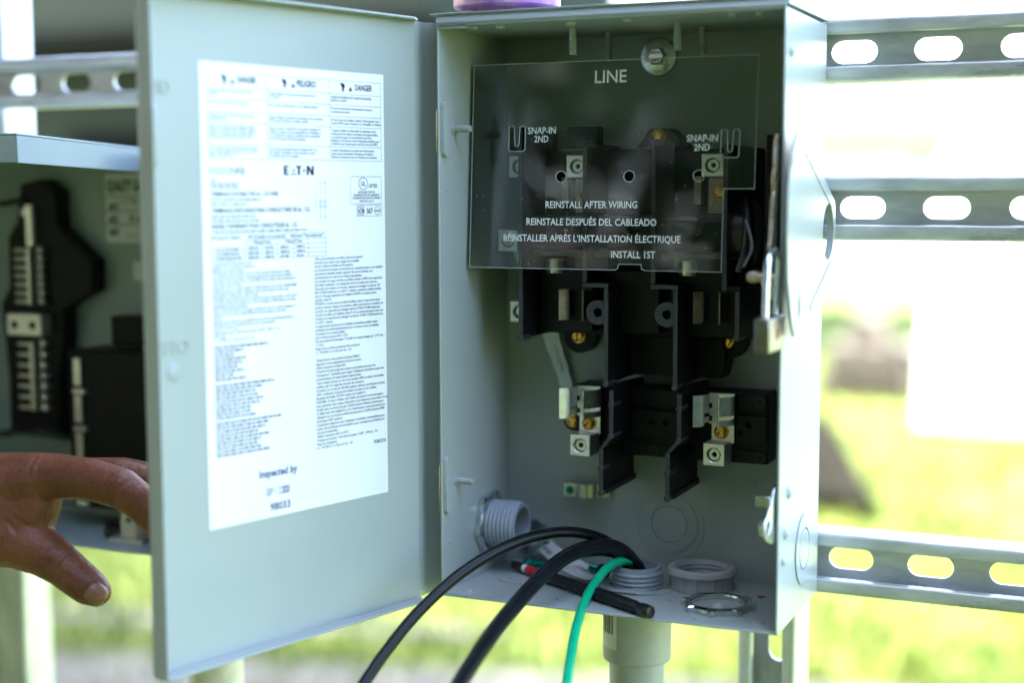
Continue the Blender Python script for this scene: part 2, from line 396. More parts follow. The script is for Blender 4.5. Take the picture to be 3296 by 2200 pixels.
# added shrub rows behind the camera: cut front light, show in the cover
def shrub_mesh(seed, H, R_, nleaf):
    r = random.Random(seed); tb = B(); cl = []
    for i in range(22):
        a = r.uniform(0, 2*pi); zz = r.uniform(.06, .95); rr = R_*r.uniform(.1, 1)*(1-.45*zz)
        c = Vector((cos(a)*rr, sin(a)*rr, H*zz)); cl.append((c, R_*r.uniform(.3, .48)))
        tb.tube([Vector((cos(a)*6, sin(a)*6, 0)), c*.5+Vector((0, 0, 8)), c], [3, 2, .8], 5)
    lv = []; lf = []
    for i in range(nleaf):
        c, q = cl[i % len(cl)]
        p = c+Vector((r.gauss(0, 1), r.gauss(0, 1), r.gauss(0, .8))).normalized()*q*r.random()**.45; p.z = max(p.z, 3)
        s_ = r.uniform(7, 12); u = Vector((r.gauss(0, 1), r.gauss(0, 1), r.gauss(0, .5))).normalized(); w = u.orthogonal().normalized()
        k_ = len(lv); lv += [p-u*s_, p+w*s_*.55, p+u*s_, p-w*s_*.55]; lf.append((k_, k_+1, k_+2, k_+3))
    lb = B(); lb.v = lv; lb.f = lf
    return tb.build('stems', BARK, None, smooth=0, fix=False, origin=(0, 0, 0)), lb.build('foliage', LEAF, None, smooth=0, fix=False, origin=(0, 0, 0))
shp = [shrub_mesh(41, 400, 165, 4600), shrub_mesh(42, 460, 180, 5000), shrub_mesh(43, 400, 165, 800)]; used_ = set()
sspots = [(-640, -180), (-600, -340), (-520, -470), (-390, -540), (-235, -600), (-60, -520), (110, -550), (260, -520), (400, -470), (540, -430), (-330, -760), (-80, -760)]
snames = ['first', 'second', 'third', 'fourth', 'fifth', 'sixth', 'seventh', 'eighth', 'ninth', 'tenth', 'back row one', 'back row two']
for i, (x, y) in enumerate(sspots):
    e = thing('added_screen_shrub', (x, y, GZ), (f'dark green shrub added to cut front light, {snames[i]} from the left in the row behind the photographer' if i < 10 else f'loose dark green shrub added to cut front light in the second row behind the photographer, {("left", "right")[i-10]} one'), 'shrub', 'added shrubs behind the photographer')
    e.rotation_euler.z = i*2.1
    kk = 2 if i in (3, 4, 10, 11) else i % 2
    for ch in shp[kk]:
        c = ch.copy() if kk in used_ else ch
        if kk in used_: SC.collection.objects.link(c)
        c.parent = e; c.location = (0, 0, 0)
    used_.add(kk)
for i, (x, y, kx, lab) in enumerate(tspots):
    e = thing('broad_tree', (x, y, GZ), lab, 'tree', 'trees behind the photographer')
    e.rotation_euler.z = i*1.7
    for nm, bb, m in (('trunk', trees[kx][0], BARK), ('crown', trees[kx][1], LEAF)):
        key = (nm, kx)
        if len(meshes) < 4 and key not in [q[0] for q in meshes]:
            o = bb.build(nm, m, None, smooth=0, fix=False, origin=(0, 0, 0)); meshes.append((key, o.data)); o.parent = e; o.location = (0, 0, 0)
        else:
            o = bpy.data.objects.new(nm, [q[1] for q in meshes if q[0] == key][0]); SC.collection.objects.link(o); o.parent = e

# ================================================================== STRUT FRAME
def strut_h(label, x0, x1, z0, z1, slots, group='horizontal slotted struts'):
    y0, y1 = 11.0, 13.1; t = .25; b = B(); zc = (z0+z1)/2
    b.plate([(x0, z0), (x1, z0), (x1, z1), (x0, z1)], [slot_loop(c, zc, 2.95, 1.48) for c in slots if x0+2 < c < x1-2], XZ(y1-t), t)
    lip = [(y1-t-.003, z1-.003)]+[(y0+.32-.32*sin(a), z1-.32+.32*cos(a)) for a in [pi/2*i/5 for i in range(6)]]+[(y0+.14-.14*cos(a), z1-.83-.14*sin(a)) for a in [pi/2*i/4 for i in range(5)]]+[(y0+.66, z1-.97), (y0+.66, z1-.78), (y0+.25, z1-.78), (y0+.25, z1-t), (y1-t-.003, z1-t)]
    b.plate(lip, [], lambda u, v, w: (x0+w, u, v), x1-x0)
    b.plate([(a, z0+z1-c) for a, c in lip], [], lambda u, v, w: (x0+w, u, v), x1-x0)
    o = b.build('strut_channel', ZINC, None, .04); tag(o, label, 'strut', group); return o
sl = [23.46+5.24*i for i in range(-16, 9)]
strut_h('top horizontal slotted galvanised strut running behind both boxes', -66, 62, 33.05, 37.05, sl)
strut_h('middle horizontal slotted galvanised strut behind the handle of the box', -66, 62, 23.0, 27.1, [24.2+5.27*i for i in range(-16, 9)])
strut_h('lowest horizontal slotted galvanised strut near the bottom of the box', -66, 62, -.3, 3.83, [23.9+5.15*i for i in range(-16, 9)])
def strut_v(label, x0, y0):
    x1 = x0+4.13; y1 = y0+4.13; t = .25; b = B(); zt, zb = 62, GZ-6; xc = x0+2.06
    b.plate([(x0, zb), (x1, zb), (x1, zt), (x0, zt)], [[(u, v) for v, u in slot_loop(z, xc, 2.95, 1.48)] for z in [-6.2+5.1*i for i in range(-14, 12)]], XZ(y1-t), t)
    lip = [(y1-t-.003, x1-.003)]+[(y0+.32-.32*sin(a), x1-.32+.32*cos(a)) for a in [pi/2*i/5 for i in range(6)]]+[(y0+.14-.14*cos(a), x1-.83-.14*sin(a)) for a in [pi/2*i/4 for i in range(5)]]+[(y0+.66, x1-.97), (y0+.66, x1-.78), (y0+.25, x1-.78), (y0+.25, x1-t), (y1-t-.003, x1-t)]
    b.plate(lip, [], lambda u, v, w: (v, u, zb+w), zt-zb)
    b.plate([(a, x0+x1-c) for a, c in lip], [], lambda u, v, w: (v, u, zb+w), zt-zb)
    o = b.build('strut_post', ZINCV, None, .04); tag(o, label, 'strut'); return o
strut_v('upright slotted galvanised strut post below and behind the open box', 15.75, 14.6)
t = B(); t.box(-54.2, -48.6, 14.6, 18.4, GZ-6, 62); o = t.build('steel_post', ZINCV, None, .4, 3); tag(o, 'bright plain upright steel post at the left behind the panel', 'post')

# ================================================================== ENCLOSURE
EW, ED, EH, T = 21.97, 10.6, 36.5, .15
enc = thing('switch_enclosure', (11, 5.3, -.15), 'open pale grey steel switch box with its door swung left', 'switch box')
t = B(); t.box(-T, EW+T, ED, ED+T, -T, EH+T); back = t.build('back_wall', PAINT, enc, .04)
t = B(); t.box(-T, 0, 0, ED-.002, -T+.002, EH+T-.002); lw = t.build('side_wall', PAINT, enc, .07, 3)
t = B(); t.box(EW, EW+T, 0, ED-.002, -T+.002, EH+T-.002); rw = t.build('side_wall', PAINT, enc, .07, 3)
fl_hole = circ(10.95, 7.0, 1.72, 28)
t = B(); t.plate([(.003, .12), (EW-.003, .12), (EW-.003, ED-.003), (.003, ED-.003)], [fl_hole], XY(-T), T); flr = t.build('floor', PAINT, enc, .05)
t = B(); t.box(.003, EW-.003, .1, ED-.003, EH, EH+T); top = t.build('top', PAINT, enc, .05)
# top front flange and hood
t = B(); t.box(-.1, EW+.12, -.18, .06, EH+T+.002, EH+T+.14); t.build('front_flange', PAINT, enc, .04)
t = B(); t.box(.02, 1.9, -.02, .5, EH-.16, EH-.01); t.build('corner_gusset', PAINT, enc, .05)
hood = [(.15, EH+T+.15), (.15, EH+T+.2), (.42, EH+T+.58), (.2, EH+T+.62), (.2, EH+T+.7), (.6, EH+T+.72), (ED+.1, EH+T+1.1), (ED+.1, EH+T+.15)]
t = B(); t.plate(hood, [], lambda u, v, w: (-.28+w, u, v), EW+.56); hd = t.build('rain_hood', PAINT, enc, .05)
t = B(); t.box(-.72, -.29, .2, ED, EH+T+.6, EH+T+.69); t.build('hood_lip', PAINT, enc, .03)
# hinge tabs and screws on the left wall
for z0, z1 in ((28.4, 31.9), (5.25, 9.06)):
    t = B(); t.plate(slot_loop((z0+z1)/2, .52, z1-z0, .75), [], lambda u, v, w: (.002+w, v, u), .28); t.build('hinge_boss', PAINT, enc, .1, 3)
    t = B(); t.box(-.235, -.155, -.03, .2, z0+.3, z1-.6); t.build('hinge_leaf', GOLDT, enc, .03)
def threads(t, o, ax, r, L, pitch, head=None):
    pr = []; n = int(L/pitch)
    for i in range(n): pr += [(i*pitch, r*.84), (i*pitch+pitch*.3, r), (i*pitch+pitch*.6, r)]
    pr += [(L, r*.84), (L, r*.6)]
    t.lathe(o, ax, pr, 16)
for y, z in ((2.02, 30.18), (2.1, 7.17)):
    t = B(); threads(t, (.002, y, z), (1, 0, 0), .235, 1.25, .13); t.lathe((.003, y, z), (1, 0, 0), [(0, .36), (.12, .33)], 16); t.build('stud', PAINT, enc)
for y, z in ((1.05, 26.3), (.9, 3.35), (2.05, 31.9), (2.05, 28.0)):
    t = B(); t.lathe((0, y, z), (1, 0, 0), [(.002, .16), (.06, .13), (.09, .05)], 12); t.build('dimple', PAINT, enc)
# studs in the top, rivets
for x, y, L in ((7.4, 4.2, 1.7), (8.6, 7.5, 1.8), (14.4, 4.0, 1.7), (15.1, 7.0, 1.8)):
    t = B(); threads(t, (x, y, EH-.002), (0, 0, -1), .25, L, .13); t.build('stud', PAINT, enc)
for x, y in ((1.9, 1.2), (3.6, 1.5), (8.4, 1.4), (12.1, 1.4), (18.6, 1.4), (20.2, 1.6)):
    t = B(); t.lathe((x, y, EH-.002), (0, 0, -1), [(0, .32), (.14, .28), (.2, .1)], 14); t.build('rivet', PAINT, enc)
t = B(); t.plate([(.02, .16), (1.75, .16), (2.15, 2.1), (.02, 2.1)], [], XY(.002), .09); t.build('corner_tab', PAINT, enc, .04)
t = B(); t.lathe((1.3, 1.0, .092), (0, 0, 1), [(0, .3), (.08, .28), (.13, .1)], 16); t.build('rivet', PAINT, enc)
t = B(); t.plate([(19.7, .16), (21.9, .16), (21.9, 2.4), (20.2, 2.4)], [], XY(.002), .05); t.build('corner_tab', PAINT, enc, .04)
t = B(); t.lathe((20.6, 1.5, .053), (0, 0, 1), [(0, .38), (.1, .33), (.16, .12)], 16); t.build('rivet', PAINT, enc)
t = B(); t.plate([(19.22+.26*cos(a)*(1+.25*sin(3*a)), 7.5+.36*sin(a)) for a in [2*pi*i/14 for i in range(14)]], [], XY(.002), .008); o = t.build('rust_spot', RUST, enc, smooth=0)
t = B(); r_ = random.Random(77)
for _ in range(46):
    x, y, q = r_.uniform(.6, 21.3), r_.uniform(.3, 9.8), r_.choice((.02, .03, .03, .045, .06)); a = r_.uniform(0, 3); k_ = r_.uniform(.4, 1)
    t.plate([(x+q*cos(a+b), y+q*k_*sin(a+b)) for b in (0, 1.3, 2.6, 3.9, 5.1)], [], XY(.096), .02)
o = t.build('grit', BROWNT, enc, smooth=0); o['kind'] = 'stuff'
# back-wall knockouts
def knock(fn, cx, cy, radii, name='knockout'):
    for r0, r1 in radii:
        b = B()
        if r0 == 0: b.plate(circ(cx, cy, r1, 36), [], fn, .09)
        else: b.plate(circ(cx, cy, r1, 36), [circ(cx, cy, r0, 36)], fn, .09)
        b.build(name, PAINT, enc, .015)
knock(lambda u, v, w: (u, ED-.002-w, v), 12.03, 3.55, ((0, 1.2), (1.31, 2.0)))
t = B(); t.plate(circ(12.03, 3.4, 2.42, 40), [circ(12.03, 3.4, 2.32, 40)], lambda u, v, w: (u, ED-.001-w, v), .05); t.build('pressed_ring', PAINT, enc, .006)
knock(lambda u, v, w: (EW+T+.002+w, u, v), 6.5, 3.7, ((0, 1.25), (1.37, 2.25)))
knock(lambda u, v, w: (u, v, .002+w*.6), 3.4, 6.3, ((0, 1.5), (1.56, 2.2)))
# pressed LOAD lettering on back wall
t = B(); t.text('LOAD', lambda u, v, w: (u, ED-.03, v), 16.6, 18.75, 6.35, .66); o = t.build('pressed_lettering', PAINT, enc, smooth=0)
sd = o.modifiers.new('s', 'SOLIDIFY'); sd.thickness = .0004; sd.offset = 0
# bumps on the outer right wall
for y, z, r in ((2.28, 8.11, .42), (1.56, 5.73, .36), (1.02, 4.13, .25), (1.2, 34.2, .35)):
    t = B(); t.lathe((EW+T, y, z), (1, 0, 0), [(.002, r), (.1, r*.85), (.2, r*.4), (.22, .05)], 18); t.build('pressed_bump', PAINT, enc)
# PVC-entry washer ring on the floor
t = B(); t.plate([(10.95+2.55*cos(a)+.06*cos(5*a), 7+2.5*sin(a)+.05*sin(3*a)) for a in [2*pi*i/40 for i in range(40)]], [circ(10.95, 7, 1.86, 40)],
                 lambda u, v, w: (u, v, .004+w+.09*max(0, (9-v)/4)*(.5+.5*sin(u*1.3))), .06); t.build('knockout_rim', PAINT, enc, .02)
t = B(); t.plate(slot_loop(0, 0, .5, .2), [], lambda u, v, w: (12.95+u*.6, 6.9+v, .1+w+u*.3), .03); t.build('brass_shim', GOLDT, enc)

# ---- door
DTH = radians(106.682); dd = Vector((cos(-DTH), sin(-DTH), 0)); dn = Vector((-dd.y, dd.x, 0)); do = Vector((-.6, -.3, 0))
DL, DH_, ZB, ZT = 20.96, 1.15, -.5, 37.05
def D(s_, z, h=0): return do+dd*s_-dn*(DH_-h)+Vector((0, 0, z))      # h above the door sheet, towards the inside
door = B(); door.plate([(.0, ZB), (DL, ZB), (DL, ZT), (0, ZT)], [], lambda u, v, w: D(u, v, -w), .13)
dr = door.build('door', PAINT, enc, .07, 3)
for nm, pts in (('door_flange', [(DL-.14, 0), (DL, 0), (DL, DH_), (DL-.14, DH_)]),):
    t = B(); t.plate([(a, b) for a, b in pts], [], lambda u, v, w: D(u, ZB+w, v+.003), ZT-ZB); t.build(nm, PAINT, dr, .06, 3)
t = B(); t.plate([(0.02, 0), (DL-.15, 0), (DL-.15, DH_), (.9, DH_*.8), (0.02, .3)], [], lambda u, v, w: D(u, ZB+w, v+.003), .14); t.build('door_flange', PAINT, dr, .05, 3)
t = B(); t.plate([(0.02, 0), (DL-.15, 0), (DL-.15, DH_), (.9, DH_*.8), (0.02, .3)], [], lambda u, v, w: D(u, ZT-.14+w, v+.003), .14); t.build('door_flange', PAINT, dr, .05, 3)
t = B(); q0 = D(.02, 0, -.06); fold = [(p.x, p.y) for p in spline([(q0.x, q0.y, 0), (q0.x+.03, q0.y+.5, 0), (q0.x+.12, q0.y+1.2, 0), (-1.1, 1.75, 0), (-.6, 1.85, 0), (-.24, 1.86, 0)], 4)]
PR_ = []
FV = [Vector((a, b, 0)) for a, b in fold]; Lf, Rf = [], []
for i in range(len(FV)):
    t_ = (FV[min(i+1, len(FV)-1)]-FV[max(i-1, 0)]).normalized(); n_ = Vector((-t_.y, t_.x, 0))*.06
    Lf.append((FV[i]+n_).to_tuple()[:2]); Rf.append((FV[i]-n_).to_tuple()[:2])
PR_ = Lf+list(reversed(Rf))
t.plate(PR_, [], lambda u, v, w: (u, v, ZB+.1+w), ZT-ZB-.2); t.build('hinge_fold', PAINT, dr, .03, 2)
t = B(); t.plate(slot_loop(29.2, 0, 3.2, .62), [], lambda u, v, w: D(DL-.15+w, u, DH_-.1+v), .26); t.build('flange_tab', PAINT, dr, .1, 3)
for st, s0, s1, zb, h in (('ON', 19.0, 20.2, 31.45, .8), ('OFF', 18.1, 20.1, 17.35, .8)):
    t = B(); t.text(st, lambda u, v, w: D(u, v, .03), s0, s1, zb, h)
    o = t.build('pressed_lettering', PAINT, dr, smooth=0); sd = o.modifiers.new('s', 'SOLIDIFY'); sd.thickness = .0007; sd.offset = 0
t = B(); t.lathe(D(19.15, 16.35, 0), dn, [(.003, .5), (.05, .47), (.09, .3), (.1, .05)], 24); t.build('pressed_dot', PAINT, dr)

# ---- warning label on the door
LS, LZ, LW_, LH_ = 17.01, 33.4, 14.16, 26.3
def LB(u, v, w=0): return D(LS-u, LZ-v, .012+w)
lab = B(); lab.plate([(0, 0), (LW_, 0), (LW_, LH_), (0, LH_)], [], lambda u, v, w: LB(u, v, w), .02)
label = lab.build('warning_label', PAPER, enc, smooth=0); label['label'] = 'white printed instruction sheet stuck inside the door'
PR = .026
def Lt(u, v, w): return LB(u, -v, PR)            # text mapping: v upwards
def rect(b, u0, v0, u1, v1):
    b.add([LB(u0, v0, PR), LB(u1, v0, PR), LB(u1, v1, PR), LB(u0, v1, PR)], [(0, 1, 2, 3)])
rules = B()
def line(u0, v0, u1, v1, w=.022):
    if abs(v1-v0) < 1e-6: rect(rules, u0, v0-w/2, u1, v0+w/2)
    else: rect(rules, u0-w/2, v0, u0+w/2, v1)
rows = [.54, 1.34, 2.0, 2.69, 3.32, 4.51, 5.33]
for r in rows: line(.5, r, 13.9, r)
for c in (.5, 4.77, 9.65, 13.9): line(c, .54, c, 5.33)
for r, a in ((9.62, .6), (9.95, 2.98), (10.24, 2.98), (10.52, .6), (10.78, .6), (11.03, .6)): line(a, r, 9.17, r, .025)
for c, a in ((.6, 9.62), (2.98, 9.95), (4.23, 10.24), (5.35, 9.95), (6.65, 10.24), (7.76, 9.95), (9.17, 9.62)): line(c, a, c, 11.03, .025)
for r in (6.29, 7.96): line(11.25, r, 13.87, r)
for c in (11.25, 13.87): line(c, 6.29, c, 7.96)
for r in (8.04, 8.71): line(11.75, r, 13.87, r)
for c in (11.75, 13.87): line(c, 8.04, c, 8.71)
line(11.8, 8.13, 12.4, 8.13, .04); line(11.8, 8.62, 12.4, 8.62, .04)
for c in (8.80, 9.15):
    line(c, 6.75, c, 7.1); line(c-.1, 7.75, c-.1, 8.15); line(c+.1, 7.75, c+.1, 8.15); line(c-.1, 7.75, c+.1, 7.75); line(c-.1, 8.15, c+.1, 8.15); line(c, 7.55, c, 8.6); line(c+.06, 7.1, c+.06, 7.4)
line(8.40, 6.9, 8.40, 8.4)
rules.build('ruled_lines', INKL, label, smooth=0, fix=False)
big = B()
for u0, u1, vb, h, st in ((2.66, 4.05, 1.05, .36, 'DANGER'), (7.06, 8.58, 1.05, .36, 'PELIGRO'), (11.74, 13.18, 1.07, .35, 'DANGER')):
    q_ = B(); q_.text(st, Lt, u0, u1, -vb, h, bold=.03); q_.build('heading', INK, label, smooth=0, fix=False)
for u0 in (2.16, 6.64, 11.2):
    a = u0+.16
    big.add([LB(a-.16, 1.14, PR), LB(a+.16, 1.14, PR), LB(a, .84, PR)], [(0, 1, 2)])
for u0 in (1.55, 5.95, 10.55):
    pts = [(.02, .0), (.22, .02), (.36, .14), (.34, .3), (.26, .34), (.3, .5), (.2, .56), (.1, .4), (.12, .26), (.02, .18)]
    big.add([LB(u0+p, .66+q, PR) for p, q in pts], [tuple(range(len(pts)))])
    rect(big, u0-.12, .7, u0+.02, .73)
q_ = B(); q_.text('DG222NRB', Lt, .51, 3.08, -6.2, .4); q_.build('heading', INK, label, smooth=0, fix=False)
big.build('hazard_symbols', INK, label, smooth=0, fix=False)['kind'] = 'stuff'
lg = B(); hh = .55; vb = 6.22
def lgp(*pts): lg.add([LB(5.96+a*2.36, vb-b*hh, PR) for a, b in pts], [tuple(range(len(pts)))])
lgp((0, 0), (.075, 0), (.075, 1), (0, 1)); lgp((.075, .82), (.17, .82), (.17, 1), (.075, 1)); lgp((.075, .41), (.15, .41), (.15, .59), (.075, .59)); lgp((.075, 0), (.17, 0), (.17, .18), (.075, .18))
lgp((.235, 0), (.29, 0), (.315, .2), (.26, .2)); lgp((.34, 0), (.40, 0), (.38, .2), (.32, .2)); lgp((.30, .62), (.35, .62), (.36, .38), (.29, .38))
lgp((.39, .82), (.58, .82), (.58, 1), (.39, 1)); lgp((.455, 0), (.53, 0), (.53, .82), (.455, .82))
lg.add([LB(5.96+2.36*.66+q[0], vb-.27+q[1], PR) for q in circ(0, 0, .085, 14)], [tuple(range(14))])
lgp((.75, 0), (.82, 0), (.82, 1), (.75, 1)); lgp((.92, 0), (.99, 0), (.99, 1), (.92, 1)); lgp((.75, 1), (.83, 1), (.99, 0), (.91, 0))
lg.build('maker_logo', INK, label, smooth=0, fix=False)
med = B()
for u0, u1, vb, h, st in ((.63, 5.53, 7.42, .24, 'TERMINALS SUITABLE FOR AL - CU WIRE'), (.66, 7.97, 8.36, .26, 'TERMINALES ADECUADAS PARA CONDUCTORES DE AL - CU.'),
                          (.63, 6.96, 9.25, .26, 'BORNES CONVENANT POUR CONDUCTEURS AL - CU.'), (12.79, 13.53, 6.95, .2, 'LISTED'), (12.14, 12.52, 6.86, .28, 'UL'),
                          (11.83, 12.37, 8.55, .33, 'NOM'), (12.5, 13.15, 8.56, .33, '·367·'), (13.28, 13.75, 8.46, .14, 'ANCE'),
                          (12.96, 14.0, 23.0, .2, 'PUB53724'), (8.73, 8.87, 6.72, .14, 'L1'), (9.08, 9.22, 6.72, .14, 'L2'), (8.73, 8.87, 8.78, .14, 'T1'), (9.08, 9.22, 8.78, .14, 'T2')):
    q_ = B(); q_.text(st, Lt, u0, u1, -vb, h, bold=.025); q_.build('print_line', INK, label, smooth=0, fix=False)
def annulus(b, cu, cv, r, w_):
    ro = circ(cu, cv, r, 24); ri = circ(cu, cv, r-w_, 24); k_ = len(b.v)
    b.add([LB(a, c, PR) for a, c in ro+ri], [(i, (i+1) % 24, 24+(i+1) % 24, 24+i) for i in range(24)])
annulus(med, 12.33, 6.72, .39, .04); annulus(med, 13.51, 8.38, .27, .03)
med.build('mark_rings', INK, label, smooth=0, fix=False)
small = B()
for u0, u1, vb, st in ((11.9, 13.3, 7.3, 'ENCLOSED SWITCH'), (11.5, 13.7, 7.48, 'INTERRUPTOR EN GABINETE'), (11.4, 13.8, 7.66, 'INTERRUPTEUR SOUS COFFRET'), (12.0, 13.2, 7.85, 'ISSUE NO. AL-72')):
    small.text(st, Lt, u0, u1, -vb, .12, bold=.03)
for u0, u1, vb, st in ((.62, 2.7, 9.85, 'Horsepower Ratings'), (3.2, 6.0, 9.85, 'HP (Caballos de potencia)'), (6.4, 9.0, 9.85, 'Régimes "Horsepower"'), (3.5, 4.9, 10.16, '1 Phase/2 Fase'), (5.9, 7.3, 10.16, '1 Phase/2 Fase')):
    small.text(st, Lt, u0, u1, -vb, .16, bold=.03)
sp = ['*Sólo para sistemas con falla a tierra en fase B.', 'Adecuado para usarse como equipo de acometida', 'Tamaño máximo de fusible de 60 amperios', 'La corriente de arranque de motores con capacidad mayor a los caballos', 'de potencia estándar puede requerir del uso de fusibles con', 'características de retardo de tiempo apropiadas.',
      'La corriente de carga continua no debe exceder el 80% de la capacidad', 'del fusible empleado, con excepción de los circuitos de motores.', 'Adecuado para usarse en circuitos capaces de entregar no más de 100', '000 A RCM simétricos, con 240 V~ máximo, cuando se utilizan fusibles', 'clase R. El juego adaptador de fusibles DS16FK se requiere para', 'fusibles clase R.',
      'PELIGRO: a menos que se utilicen fusibles clase R, este interruptor', 'puede presentar riesgos de incendio y daño personal si es instalado en', 'circuitos con capacidad de entregar más de 10 000 A RCM simétricos.', 'Cuando se utilice con fusibles clase K o H, es adecuado para usarse en', 'circuitos con capacidad de entregar no más de 10 000 A RCM simétricos,', 'con 240 V~ máximo.',
      'La experiencia muestra que los fusibles renovables pueden causar', 'problemas de sobrecalentamiento; por lo tanto, el uso de fusibles', 'renovables no es recomendable.', 'Usar conductores para 60°C o 75°C', 'Par de apriete de terminales / Tornillo de cabeza hexagonal / 3.97 mm /', '11.3 N-m', 'Rango de la sección transversal del conductor', '14 - 1/0 AWG, 2.1 x 53.5 mm² AL - CU']
fr_ = ['*Seulement pour des systèmes de phase B MALT.', 'Approprié comme équipement d\'entrée de service', 'Calibre maximum du fusible 60A', 'L\'intensité de démarrage des moteurs plus élevée que pour les', '"horsepower" standards peut exiger l\'utilisation de fusibles ayant des', 'caractéristiques de temporisation appropriées.', 'Toute charge continue ne devra pas excéder 80% du calibre des fusibles',
       'utilisés sauf s\'il s\'agit de circuits de moteurs.', 'Convient à un circuit de 100,000 ampères efficaces symétriques au plus,', '240V~ maximum, lorsque des fusibles de classe R sont utilisés.', 'Ensemble de fusible DS16FK requis pour fusibles R.', 'DANGER- À moins d\'utiliser des fusibles de classe R, cet interrupteur', 'peut présenter des risques d\'incendie et de blessures corporelles s\'il est', 'installé dans un circuit de plus 10,000 ampères efficaces symétriques',
       'Si utilisé avec des fusibles K ou H, l\'interrupteur sera approprié pour', 'utilisation sur un circuit ne délivrant pas plus de 10,000 amperes RMS', 'symétriques, 240V maximum.', 'L\'expérience démontre que l\'utilisation de fusibles renouvelables peut', 'causer des problèmes de surchauffe et, par conséquent, ces fusibles ne', 'sont pas recommandés.', 'Utiliser conducteur 60°C ou 75°C', 'Torque aux bornes / Vis à tête six pans / 5/32" / 100 Lb. - Po.', 'Plage de conducteurs', '14 - 1/0 AWG, 2.1 x 53.5 mm² AL - CU']
for lst, v0, v1 in ((sp, 11.27, 16.93), (fr_, 17.4, 22.75)):
    for i, st in enumerate(lst):
        small.text(st, Lt, 8.2, 8.2+len(st)*.0815, -(v0+(v1-v0)*i/(len(lst)-1)), .14, bold=.022)
small.build('fine_print', INKL, label, smooth=0, fix=False)
bars = B(); rb = random.Random(5)
def words(u0, u1, v, h):                                  # blurred fine print: word-shaped marks
    u = u0
    while u < u1-.1:
        w_ = rb.uniform(.12, .48); rect(bars, u, v-h, min(u+w_, u1), v); u += w_+.07
T3 = [[['Hazardous voltage. Can cause severe injury', 'or death.'], ['Never operate switch with cover open.'], ['If fused, turn switch OFF before removing or', 'installing fuses.'],
       ['Always use a properly rated voltage sensing', 'device on the load side of the fuse clips (if', 'fused) or at the load side terminals (if not', 'fused) to confirm that the switch is OFF.'], ['Turn off power ahead of switch before doing any', 'work inside. Replace all parts and close cover', 'before turning power on.']],
      [['Voltaje peligroso. Puede causar lesiones severas', 'o la muerte.'], ['Nunca opere el interruptor con la cubierta abierta.'], ['Si tiene fusibles, coloque el interruptor en la posición', 'OFF antes de remover o instalar fusibles.'],
       ['Siempre utilice un dispositivo de medición adecuado en', 'el lado de carga de los portafusibles (con fusibles) o', 'las terminales de carga (sin fusibles) para comprobar', 'que el interruptor está desenergizado.'], ['Desconecte la energía antes de trabajar dentro de', 'este equipo. Reemplace todas las partes y cierre', 'la cubierta antes de energizar.']],
      [['TENSION DANGEREUSE. PEUT CAUSER DES BLESSURES', 'GRAVES OU LA MORT.'], ['Ne jamais manoeuvrer l\'interrupteur lorsque le', 'couvercle est ouvert.'], ['S\'il est muni d\'un fusible, mettre l\'interrupteur hors', 'circuit (OFF) avant d\'enlever ou d\'installer un fusible.'],
       ['Toujours utiliser un dispositif de détection de la', 'tension dont les valeurs nominales sont appropriées,', 'et ce côté charge du porte-fusible (muni d\'un', 'fusible) ou les bornes côté charge (sans fusible) pour', 'confirmer que l\'interrupteur est hors circuit (OFF).'], ['Couper l\'alimentation en amont de l\'interrupteur', 'avant toute intervention. Remplacer les pièces,', 'fermer le couvercle avant de remettre sous tension.']]]
tb_ = B()
for c0, colm in zip((.6, 4.9, 9.74), T3):
    for r0, lines_ in zip((1.34, 2.0, 2.69, 3.32, 4.51), colm):
        for i, st in enumerate(lines_): tb_.text(st, Lt, c0, c0+len(st)*.0745, -(r0+.27+i*.2), .135, bold=.022)
EN = ['*For grounded B Phase systems only.', 'Suitable for use as service equipment.', 'Maximum fuse size 60 amperes.', 'The starting current of motors of more than standard horsepower ratings', 'may require the use of fuses with appropriate time-delay characteristics.', 'Continuous load current not to exceed 80% of the rating of fuses employed in', 'other than motor circuits.', 'Suitable for use on a circuit capable of delivering not more than 100,000 RMS',
      'symmetrical amperes, 240V~ maximum, when class R fuses are used. Fuse', 'kit DS16FK is required for class R fuses.', 'DANGER: unless class R fuses are used, this switch may present a risk of fire', 'or personal injury if installed on a circuit capable of delivering more than', '10,000 RMS symmetrical amperes.', 'When used with class K or H fuses, suitable for use on a circuit capable of', 'delivering not more than 10,000 RMS symmetrical amperes, 240 volts', 'maximum.', 'Experience has shown that renewable fuses can cause overheating problems,', 'therefore the use of renewable fuses is not recommended.', 'Use 60°C or 75°C wire.', 'Tightening torque / Hex socket screw / 5/32" / 100 Lb. - In.', 'Wire range', '14 - 1/0 AWG, 2.1 x 53.5 mm² AL - CU']
for i, st in enumerate(EN): tb_.text(st, Lt, .6, .6+len(st)*.0805, -(11.27+4.35*i/(len(EN)-1)), .135, bold=.022)
tb_.build('fine_print', INKL, label, smooth=0, fix=False)
for v, u1 in ((6.55, 1.0), (6.78, 2.64), (6.98, 2.7), (7.68, 4.18), (7.93, 3.3), (8.62, 3.83), (8.86, 4.04), (9.48, 7.65)): words(.62, u1, v, .09)
for a, b_ in ((3.1, 4.1), (4.35, 5.2), (5.5, 6.5), (6.75, 7.6)):
    for v in (10.45, 10.72, 10.98): words(a+.1, b_-.1, v, .09)
for v in (10.45, 10.72, 10.98): words(.9, 2.7, v, .09)
for v0, n, u1 in ((16.0, 9, 3.2), (18.2, 9, 4.3), (20.35, 9, 4.6)):
    for i in range(n): words(.62, u1-rb.uniform(0, 1.2)+(1.4 if i == 0 else 0), v0+i*.23, .11)
bars.build('blurred_print', INKL, label, smooth=0, fix=False)['kind'] = 'stuff'
stp = B()
